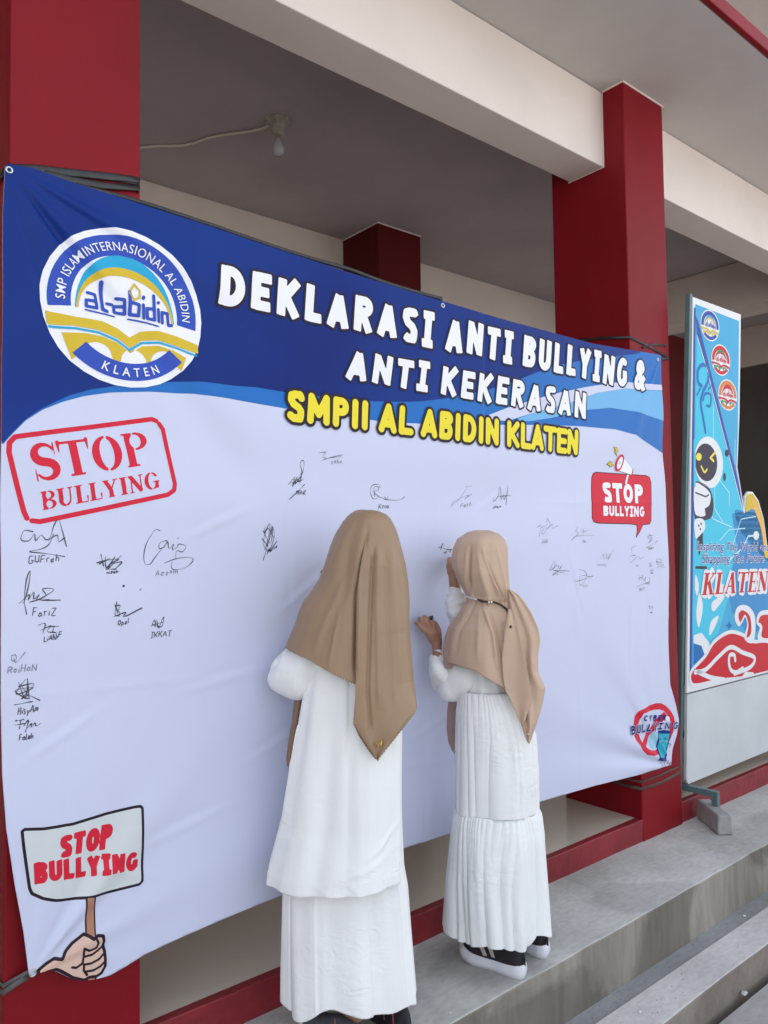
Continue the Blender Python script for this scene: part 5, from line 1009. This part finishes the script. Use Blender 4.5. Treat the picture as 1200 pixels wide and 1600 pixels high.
loft('skirt', P1, sk_L, sk_R, lambda z, hw: hw * np.interp(z, [.02, .10, .18, .26, .34, .42, .5], [.90, .88, .84, .78, .71, .65, .62]), zt, sk_hem, sk_fold, TUNIC, p1, 150, 420, .82)
# tunic
tu_L = [(500, 985), (488, 1020), (480, 1060), (474, 1093), (467, 1137), (456, 1192), (442, 1277), (422, 1350), (420, 1372)]; tu_R = [(612, 985), (624, 1030), (630, 1090), (631, 1185), (632, 1285), (634, 1372)]
zt = P1.q([(550, 985)])[0, 1]; zh1 = P1.q([(540, 1362)])[0, 1]
def tu_fold(TH, Z, T, lat):
    g = fsum([(3, .005), (4, .006), (7, .004), (11, .0025), (17, .0012)], 8, TH, 1.5 * T) * (.25 + .9 * T) + ck(TH + 1, Z)
    g = g - .005 * np.exp(-((TH + .12 - .25 * T) / .05) ** 2) * np.clip(1.3 - T, 0, 1) + .004 * np.exp(-((TH - .02 - .25 * T) / .06) ** 2) * np.clip(1.2 - T, 0, 1)
    g = g - .004 * np.exp(-((TH - .5) / .04) ** 2) * np.exp(-((T - .1) / .25) ** 2)
    g = g + .007 * np.exp(-((TH + 1.25) / .10) ** 2) * T
    # pulled folds near the hem
    for a, zc, sl, am in [(.35, .52, .35, .004), (.1, .44, -.5, .0035), (.65, .58, .6, .004), (-.2, .40, .45, .003), (.5, .42, -.9, .0028)]:
        u = (Z - zc) - sl * (TH - a) * .2; g = g + am * np.exp(-(u / .010) ** 2) * np.exp(-((TH - a) / .35) ** 2)
    return g
def tu_hem(th): return zh1 + .004 * np.sin(3 * th) + .02 * np.exp(-((th - 1.5) / .28) ** 2) - .012 * np.exp(-((th + 1.5) / .35) ** 2)
loft('tunic', P1, tu_L, tu_R, lambda z, hw: hw * np.interp(z, [.3, .6], [.90, .80]), zt, tu_hem, tu_fold, TUNIC, p1, 190, 480, .92)
# side slit edge of the tunic
fl = P1.at([(466, 1133), (462, 1150), (457, 1180), (453, 1200), (457, 1206), (462, 1180), (468, 1150)], .05)
# left sleeve
sp = [P1.at((540, 978), .0)[0], P1.at((505, 1010), .01)[0], P1.at((470, 1048), .0)[0], P1.at((449, 1056), -.03)[0], P1.at((462, 1030), -.07)[0], P1.at((486, 995), -.11)[0], P1.at((505, 955), -.14)[0]]
sleeve('sleeve', sp, [.055, .060, .061, .050, .036, .030, .026], TUNIC, p1, .011, 7, 2, 64, 140)
# hijab
h1L = [(573, 796), (560, 798), (548, 803), (537, 814), (526, 832), (518, 851), (510, 876), (500, 904), (488, 923), (474, 941), (467, 956), (463, 972), (452, 997), (443, 1019), (438, 1035)]
h1R = [(575, 796), (592, 799), (603, 804), (610, 811), (617, 826), (624, 851), (632, 882), (636, 912), (638, 945), (636, 983), (640, 1030), (644, 1075)]
h1l, h1r = itp(P1.q(h1L)), itp(P1.q(h1R))
zn = P1.q([(570, 797.0)])[0, 1]
def h1_hd(Z, hw): return np.minimum(hw * 1.02, np.interp(Z, [.85, 1.0, 1.15, 1.25, 1.35, 1.45, 1.49], [.150, .150, .135, .115, .105, .095, .09]))
rg1 = ridges(P1, [([(552, 812), (530, 850), (508, 895)], .006, .010, 's'), ([(575, 820), (566, 880), (557, 930), (556, 1050)], -.008, .007, 'r'), ([(540, 900), (500, 990), (492, 1020)], .005, .012, 'r'), ([(530, 960), (515, 1035)], .004, .006, 'r'), ([(545, 850), (536, 940)], -.004, .012, 'r'), ([(600, 830), (620, 900), (628, 990)], .004, .01, 'r')], .12)
qh = P1.q([(443, 1019), (482, 1029), (518, 1044), (557, 1063), (600, 1080), (640, 1090)], .12)
def h1_hem(th):
    lat = -.03 + .19 * np.sin(th); z = np.interp(lat, qh[:, 0], qh[:, 1]); zb = P1.q([(443, 1019)])[0, 1]
    teeth = (np.abs((th * 26) % 1 - .5) * 2 - .5) * .0045
    return np.where(np.cos(th) > 0, z, zb * .4 + z * .6) + teeth
def h1_fold(TH, Z, T, lat): return np.clip((zn - Z) / .08, 0, 1) * (fsum([(4, .002), (7, .002), (11, .0012)], 5, TH, T)) + rg1(lat, Z) * (np.cos(TH) > -.1) * np.clip((zn - Z) / .06, 0, 1)
loft('hijab', P1, h1L, h1R, h1_hd, zn - .0008, h1_hem, h1_fold, HIJ1, p1, 200, 520, 1.0, .0016, tpow=1.7)
pr = [(826, 578, 606), (845, 571, 621), (880, 564, 631), (920, 558.5, 637), (960, 557, 639), (1000, 557, 641), (1060, 556, 646), (1090, 555, 650), (1104, 554, 651.5), (1114, 553.5, 648), (1131, 553, 635), (1150, 564, 620), (1170, 577, 604), (1185, 588, 592), (1188.5, 589.8, 590.6)]
rgp = ridges(P1, [([(583, 850), (578, 960), (574, 1080), (580, 1150)], -.008, .006, 'r'), ([(592, 850), (590, 960), (592, 1100)], .007, .008, 'r'), ([(603, 860), (606, 980), (612, 1110)], -.006, .008, 'r'), ([(613, 850), (620, 980), (630, 1090)], .004, .008, 'r'), ([(562, 900), (560, 1060)], .005, .005, 'r')], .13)
def pan_dep(lat, z, u, v):
    l, r = h1l(z), h1r(z); c, hw = (l + r) / 2, np.maximum((r - l) / 2, .02); s = np.clip((lat - c) / (hw * 1.06), -.985, .985); D = h1_hd(z, hw)
    base = D * np.sqrt(1 - s * s); low = np.clip((1.0 - z) / .12, 0, 1); base = base * (1 - low) + np.maximum(base, .138) * low
    return base - .006 + .020 * np.clip(v / .16, 0, 1) ** 1.5 + rgp(lat, z) * np.clip(v / .1, 0, 1) + .004 * np.clip((.98 - z) / .1, 0, 1) * np.sin(u * 9) - .010 * np.clip((u - .93) / .07, 0, 1)
sheet_px('hijab_tail', P1, pr, pan_dep, HIJ1, p1, 110, 330, (1108, 1.6))
sheet_px('hijab_tail', P1, [(1100, 554, 560), (1131, 552, 566), (1150, 561, 580), (1170, 574, 592), (1186, 586, 588)], lambda lat, z, u, v: .136 + 0 * u, HIJ1I, p1, 12, 60, (1120, 1.6))
sheet_px('hijab_front', P1, [(1060, 455, 480), (1095, 460, 474), (1130, 455.5, 467), (1160, 451, 462), (1185, 447.5, 458), (1197, 449, 455), (1200, 451, 453)], lambda lat, z, u, v: -.03 + .02 * np.sin(u * 3.1), HIJ1I, p1, 16, 60)
g1 = P1.at((592, 1163), .163)[0]
tube('gold_pin', [g1 + P1.e * a + np.array([0, 0, b]) for a, b in ((-.006, -.008), (-.006, .004), (0, -.004), (.002, .006), (.006, -.004), (.007, .010))], .0018, GOLDM, p1, 6)
tube('tunic_slit', smooth_path(fl, 40), .0028, TUNIC, p1, 6)
shoe(p1, (1.285, 1.685, .001), PI / 2 + .12, .23, GREYK, RUBBER, (PINKT, [(.22, .36, .03), (.02, .06, .03)]), .028)
s2_ = shoe(p1, (1.44, 1.665, .001), PI / 2 - .1, .23, BLACK, BLACK, (PINKT, [(.10, .22, .03), (.34, .40, .03)]), .022)

# ---------------- smaller child, tan hijab tied with a cord, gathered white dress
P2 = Person((1.93, 1.785))
p2 = thing('person', 'smaller child in a tan hijab tied with a beaded cord and a gathered white dress', 'person', (1.93, 1.785, 0), 'children signing the banner')
c2 = P2.C; hc2 = P2.at((750, 885), 0)[0]
wr = A(P2, (683, 1014), 1.925)
def Y_(px, y): return A(P2, px, y)
fing = []
for kn, mid, tip, yk, ym, yt, r0 in [((661, 984), (653, 975), (649, 973), 1.945, 1.955, 1.975, .0068), ((665, 979), (658, 968), (655, 966), 1.943, 1.948, 1.975, .0076), ((670, 976), (665, 965), (663, 964), 1.941, 1.946, 1.976, .0078), ((677, 976), (673, 966), (671, 966), 1.940, 1.946, 1.976, .0078)]:
    fing.append(([Y_(((kn[0] + 679) / 2, (kn[1] + 997) / 2), 1.94), Y_(kn, yk), Y_(mid, ym), Y_(tip, yt)], [r0 * 1.1, r0 * 1.15, r0, r0 * .8]))
fing.append(([Y_((686, 1000), 1.945), Y_((685, 984), 1.955), Y_((680, 973), 1.972)], [.011, .0095, .0075]))
rh = Y_((708, 892), 1.955)
body_mesh(p2, [
    ([c2 + [0, 0, .74], c2 + [0, 0, .95], c2 + [0, 0, 1.06], c2 + [0, .01, 1.15], [hc2[0], hc2[1], 1.26]], [.062, .062, .062, .040, .04]),
    ([c2 + [-.04, 0, .7], c2 + [-.04, .01, .40], [1.93, 1.74, .10]], [.045, .04, .032]), ([c2 + [.04, 0, .7], c2 + [.06, .01, .40], [2.05, 1.76, .10]], [.045, .04, .032]),
    ([c2 + [-.06, 0, 1.05], P2.at((725, 1050), .01)[0], P2.at((702, 1070), -.03)[0], Y_((686, 1040), 1.90), wr, Y_((681, 1000), 1.938), Y_((674, 988), 1.943)], [.04, .032, .03, .021, .0165, .021, .022]),
    ([Y_((684, 1002), 1.938), Y_((676, 984), 1.942)], [.017, .014]), ([Y_((676, 1000), 1.938), Y_((667, 985), 1.944)], [.015, .013]),
    ([c2 + [.06, 0, 1.05], c2 + [.02, .08, .98], Y_((722, 968), 1.91), Y_((712, 925), 1.93), rh], [.04, .034, .03, .021, .018]),
    ([rh, Y_((710, 884), 1.962)], [.024, .022])] + fing + [([Y_((703 + 4.5 * k, 884), 1.955), Y_((701 + 4.7 * k, 876), 1.965), Y_((702 + 4.7 * k, 872), 1.98)], [.0075, .007, .006]) for k in range(4)] + [([Y_((703, 893), 1.96), Y_((700, 884), 1.97), Y_((702, 877), 1.982)], [.0085, .0075, .006])],
    [((hc2[0], hc2[1], 1.325), (.064, .078, .094), 0), ((hc2[0], hc2[1] + .082, 1.31), (.011, .014, .017), 0), ((hc2[0], hc2[1] + .055, 1.265), (.03, .022, .02), 0)], SKIN, .0035)
# marker pens, held
def marker(a, b, label):
    a, b = np.array(a), np.array(b); o = tube('marker_pen', [a, a + (b - a) * .05, a + (b - a) * .5, b - (b - a) * .04, b], [.003, .0055, .006, .006, .004], mat('marker_barrel', (.02, .02, .03), .3), None, 12); tag(o, label, 'marker pen')
marker(Y_((671, 972), 1.978), Y_((675, 964), 1.925), 'black marker pen in the lowered left hand of the smaller child')
marker(Y_((703, 874), 2.000), Y_((713, 884), 1.935), 'marker pen in the raised hand of the smaller child beside her face')
# dress: bodice, upper tier, lower tier
z_w = P2.q([(757, 1077)])[0, 1]; z_s = P2.q([(777, 1262)])[0, 1]; z_h = P2.q([(777, 1453)])[0, 1]
ck2 = crink(9, .0034)
loft('bodice', P2, [(725, 990), (724, 1040), (720, 1077), (718, 1090)], [(795, 990), (800, 1040), (803, 1077), (808, 1090)], lambda z, hw: hw * .82, P2.q([(757, 990)])[0, 1], lambda th: z_w - .004 + 0 * th, lambda TH, Z, T, lat: fsum([(5, .003), (9, .002)], 2, TH, T) + ck2(TH, Z), DRESS, p2, 60, 240)
d1L = [(719, 1070), (718, 1085), (715, 1110), (714, 1150), (713, 1200), (713, 1251), (713, 1275)]; d1R = [(803, 1070), (812, 1085), (824, 1110), (836, 1150), (840, 1206), (841, 1256), (841, 1275)]
def pleat(TH, n, seed, jit=.35):
    rs = np.random.RandomState(seed); w = TH * n + jit * fsum([(3, 5.0), (5, 4.0), (7, 3.2), (11, 2.2)], seed, TH); return np.abs(np.sin(w / 2)) ** .7 - .6
def d1_fold(TH, Z, T, lat):
    TH = TH + .05 * np.sin(Z * 5 + 3 * TH) + .012 * np.sin(Z * 13 + 5 * TH + 1)
    return .0050 * pleat(TH, 46, 1) * np.exp(-T / .18) * np.clip(T / .015, .3, 1) + .0075 * pleat(TH, 17, 2) * np.clip(T * 2.2, 0, 1) * (1 - .3 * T) + fsum([(4, .004), (6, .004)], 4, TH, T) * T + ck2(TH, Z) * .6 + .003 * np.clip(T / .02, 0, 1)
loft('upper_tier', P2, d1L, d1R, lambda z, hw: hw * .88, z_w, lambda th: z_s + .0035 * np.sin(3 * th + 1), d1_fold, TUNIC, p2, 150, 560)
d2L = [(713.5, 1250), (712.5, 1262), (709, 1275), (705, 1306), (701, 1364), (700, 1440), (700, 1480)]; d2R = [(840.5, 1250), (841, 1262), (845, 1275), (849, 1300), (853, 1364), (859, 1442), (860, 1480)]
def d2_fold(TH, Z, T, lat):
    TH = TH + .07 * np.sin(Z * 6 + 3 * TH) + .015 * np.sin(Z * 15 + 5 * TH + 2)
    return .0055 * pleat(TH, 60, 5) * np.exp(-T / .14) * np.clip(T / .015, .3, 1) + .0125 * pleat(TH, 13, 6, .5) * np.clip(T * 1.8, 0, 1) + fsum([(3, .006), (5, .006)], 9, TH, 1.5 * T) * T + ck2(TH + 2, Z) * 1.1 - .002 + .005 * np.clip(T / .03, 0, 1) - .02 * np.exp(-((TH - .62) / .10) ** 2) * T ** 1.5
def d2_hem(th): return z_h + .012 + .002 * np.cos(th) + .007 * np.sin(5 * th + 2.0) + .030 * np.exp(-((th - .80) / .24) ** 2) - .008 * np.exp(-((th - .62) / .07) ** 2) + .012 * (np.abs(th) > 1.25)
loft('lower_tier', P2, d2L, d2R, lambda z, hw: hw * np.interp(z, [z_s - .06, z_s], [.92, .88]), z_s + .002, d2_hem, d2_fold, DRESS, p2, 170, 620, .9)
# sleeves
sleeve('sleeve', [Y_((684, 1019), 1.923), Y_((684, 1030), 1.915), Y_((687, 1048), 1.89), P2.at((697, 1066), -.03)[0], P2.at((707, 1070), .0)[0], P2.at((724, 1054), .02)[0], P2.at((745, 1026), .01)[0]], [.020, .026, .032, .042, .050, .054, .050], TUNIC, p2, .007, 8, 6)
sleeve('sleeve', [Y_((711, 918), 1.937), Y_((712, 930), 1.932), Y_((715, 950), 1.92), Y_((722, 975), 1.90), P2.at((740, 1000), -.05)[0]], [.020, .027, .034, .040, .042], TUNIC, p2, .007, 8, 11)
# hijab
h2L = [(750, 828), (740, 829), (730, 832), (715, 842), (709, 855), (706, 872), (708, 887), (714, 902), (722, 917), (729, 930), (728, 938), (716, 960), (703, 978), (696, 995), (694, 1012), (694, 1050)]
h2R = [(753, 828), (765, 829), (780, 835), (788, 844), (791, 858), (791.5, 880), (793, 905), (795, 930), (797, 948), (806, 965), (818, 1000), (826, 1050), (828, 1080)]
zn2 = P2.q([(752, 828.6)])[0, 1]
def h2_hd(Z, hw): return np.minimum(hw * 1.15, np.interp(Z, [.9, 1.0, 1.1, 1.17, 1.22, 1.28, 1.36, 1.43], [.135, .135, .125, .092, .092, .10, .098, .09]))
rg2 = ridges(P2, [([(735, 856), (733, 885), (732, 925)], -.012, .0055, 'r'), ([(728, 855), (726, 890), (728, 925)], .004, .006, 'r'), ([(754, 858), (768, 900), (784, 940)], .009, .006, 'r'), ([(757, 866), (772, 905), (788, 940)], -.009, .005, 'r'), ([(776, 856), (786, 900), (792, 935)], .005, .005, 'r'), ([(746, 862), (752, 900), (762, 935)], .003, .007, 'r'),
    ([(756, 948), (760, 962), (770, 990), (776, 1040)], .009, .006, 'r'), ([(762, 948), (768, 962), (778, 990), (790, 1040)], -.008, .006, 'r'), ([(740, 942), (732, 962), (716, 990), (710, 1030)], -.004, .007, 'r'), ([(748, 945), (748, 980), (746, 1030)], .004, .009, 'r'), ([(786, 955), (796, 990), (812, 1040)], .005, .007, 'r')], .11)
qh2 = P2.q([(690, 1042), (704, 1039), (715, 1040), (747, 1046), (790, 1071), (822, 1089), (832, 1094)], .12)
def h2_hem(th):
    lat = .0 + .15 * np.sin(th); z = np.interp(lat, qh2[:, 0], qh2[:, 1]); return np.where(np.cos(th) > 0, z, z * .5 + .5 * qh2[1, 1])
def h2_fold(TH, Z, T, lat):
    zc = P2.q([(760, 941)])[0, 1]; tie = -.006 * np.exp(-((Z - zc) / .010) ** 2) + .0022 * pleat(TH, 22, 3) * np.exp(-((Z - zc) / .05) ** 2)
    return np.clip((zn2 - Z) / .06, 0, 1) * (fsum([(5, .0022), (8, .002), (13, .001)], 12, TH, T)) + tie + rg2(lat, Z) * (np.cos(TH) > -.1)
loft('hijab', P2, h2L, h2R, h2_hd, zn2 - .0006, h2_hem, h2_fold, HIJ2, p2, 210, 520, 1.0, .0016, tpow=1.6)
lob = [(921, 793, 797), (930, 793, 811), (940, 793, 819), (957, 794, 830), (982, 797, 841), (1000, 799, 844), (1025, 800, 840.5), (1050, 798, 841), (1062, 796, 846), (1075, 794, 852), (1092, 800, 849), (1110, 807, 844.5), (1132, 814.5, 838), (1150, 820, 831.5), (1158, 823, 828.5), (1161.5, 826, 827.5)]
sheet_px('hijab_tail', P2, lob, lambda lat, z, u, v: .055 + .035 * np.sin(np.clip(u, 0, 1) * 2.2 + .5) + .045 * np.clip(v * 1.5 - .3, 0, 1) + .006 * np.sin(u * 7 + v * 3) * np.clip(v * 4, 0, 1) + .004 * np.sin(u * 15 - v * 8), HIJ2, p2, 70, 220)
# inner layer between the cape hem and the trailing corner
sheet_px('hijab_fold', P2, [(952, 794, 798), (990, 788, 811), (1030, 784, 820), (1060, 786, 826), (1080, 790, 829.5), (1092, 797, 831), (1108, 804, 826.5), (1125, 811, 821), (1132, 815, 817)], lambda lat, z, u, v: .128 + .006 * np.sin(u * 5 + v * 4), HIJ2, p2, 30, 120)
sheet_px('hijab_front', P2, [(1060, 704, 720), (1085, 702, 718), (1110, 699, 716), (1140, 698, 714), (1160, 701, 713), (1172, 706, 712.5), (1178, 710.5, 712)], lambda lat, z, u, v: -.10 + .015 * np.sin(u * 3.1), HIJ2I, p2, 16, 70)
sheet_px('hijab_front', P2, [(978, 701, 716), (990, 697, 716), (1010, 694, 714), (1030, 694, 711), (1044, 695, 706)], lambda lat, z, u, v: .055 + .02 * u, HIJ2I, p2, 16, 40)
# cord with beads
def on_h(px, extra=.006):
    q = P2.q([px], .10)[0]; z = q[1]; l, r = itp(P2.q(h2L))(z), itp(P2.q(h2R))(z); c, hw = (l + r) / 2, (r - l) / 2; s = np.clip((q[0] - c) / hw, -.97, .97); return P2.at(px, float(h2_hd(z, hw)) * math.sqrt(1 - s * s) + extra)[0]
cp = [on_h(p) for p in [(729, 932), (738, 935), (748, 938)]]
tube('cord', smooth_path(cp, 12), .0026, RUBBER, p2, 8)['label'] = 'white end of the cord'
tube('cord', smooth_path([on_h(p) for p in [(746, 937), (758, 940), (772, 941), (784, 946), (794, 954)]], 24), .0034, CORD, p2, 8)
tube('cord', smooth_path([on_h((794, 953)), P2.at((796, 940), .07)[0], P2.at((795.5, 929), .05)[0]], 12), .0024, CORD, p2, 8)
for px, r, m in [((764, 941), .0062, METAL), ((768, 941), .0055, METAL), ((796, 949), .0058, METAL), ((797, 953), .006, METAL), ((797, 957), .0055, METAL), ((752, 939), .0052, CORD)]:
    c = on_h(px, .009); tube('bead', [c + P2.e * a for a in (-.0035, -.002, 0, .002, .0035)] if px[0] < 780 else [c + np.array([0, 0, a]) for a in (-.0035, -.002, 0, .002, .0035)], [r * .6, r * .95, r, r * .95, r * .6], m, p2, 12)
kn = [on_h((792, 952), .008), on_h((795, 965), .006), P2.at((798, 980), .135)[0]]
tube('cord', smooth_path(kn, 10), [.006] * 10 if False else .004, CORD, p2, 8)
pin = P2.at((825.5, 1147), .155)[0]; tube('pin', [pin + P2.e * a for a in (-.0025, -.001, .001, .0025)], [.001, .0028, .0028, .001], METAL, p2, 10)
shoe(p2, (1.932, 1.660, .001), PI / 2 + .24, .238, BLACK, RUBBER, (LEATH, [(.40, .54, .06), (.52, .66, .06)]), .039)
shoe(p2, (2.082, 1.690, .001), PI / 2 + .12, .238, BLACK, RUBBER, (LEATH, [(.40, .54, .06), (.52, .66, .06)]), .039)
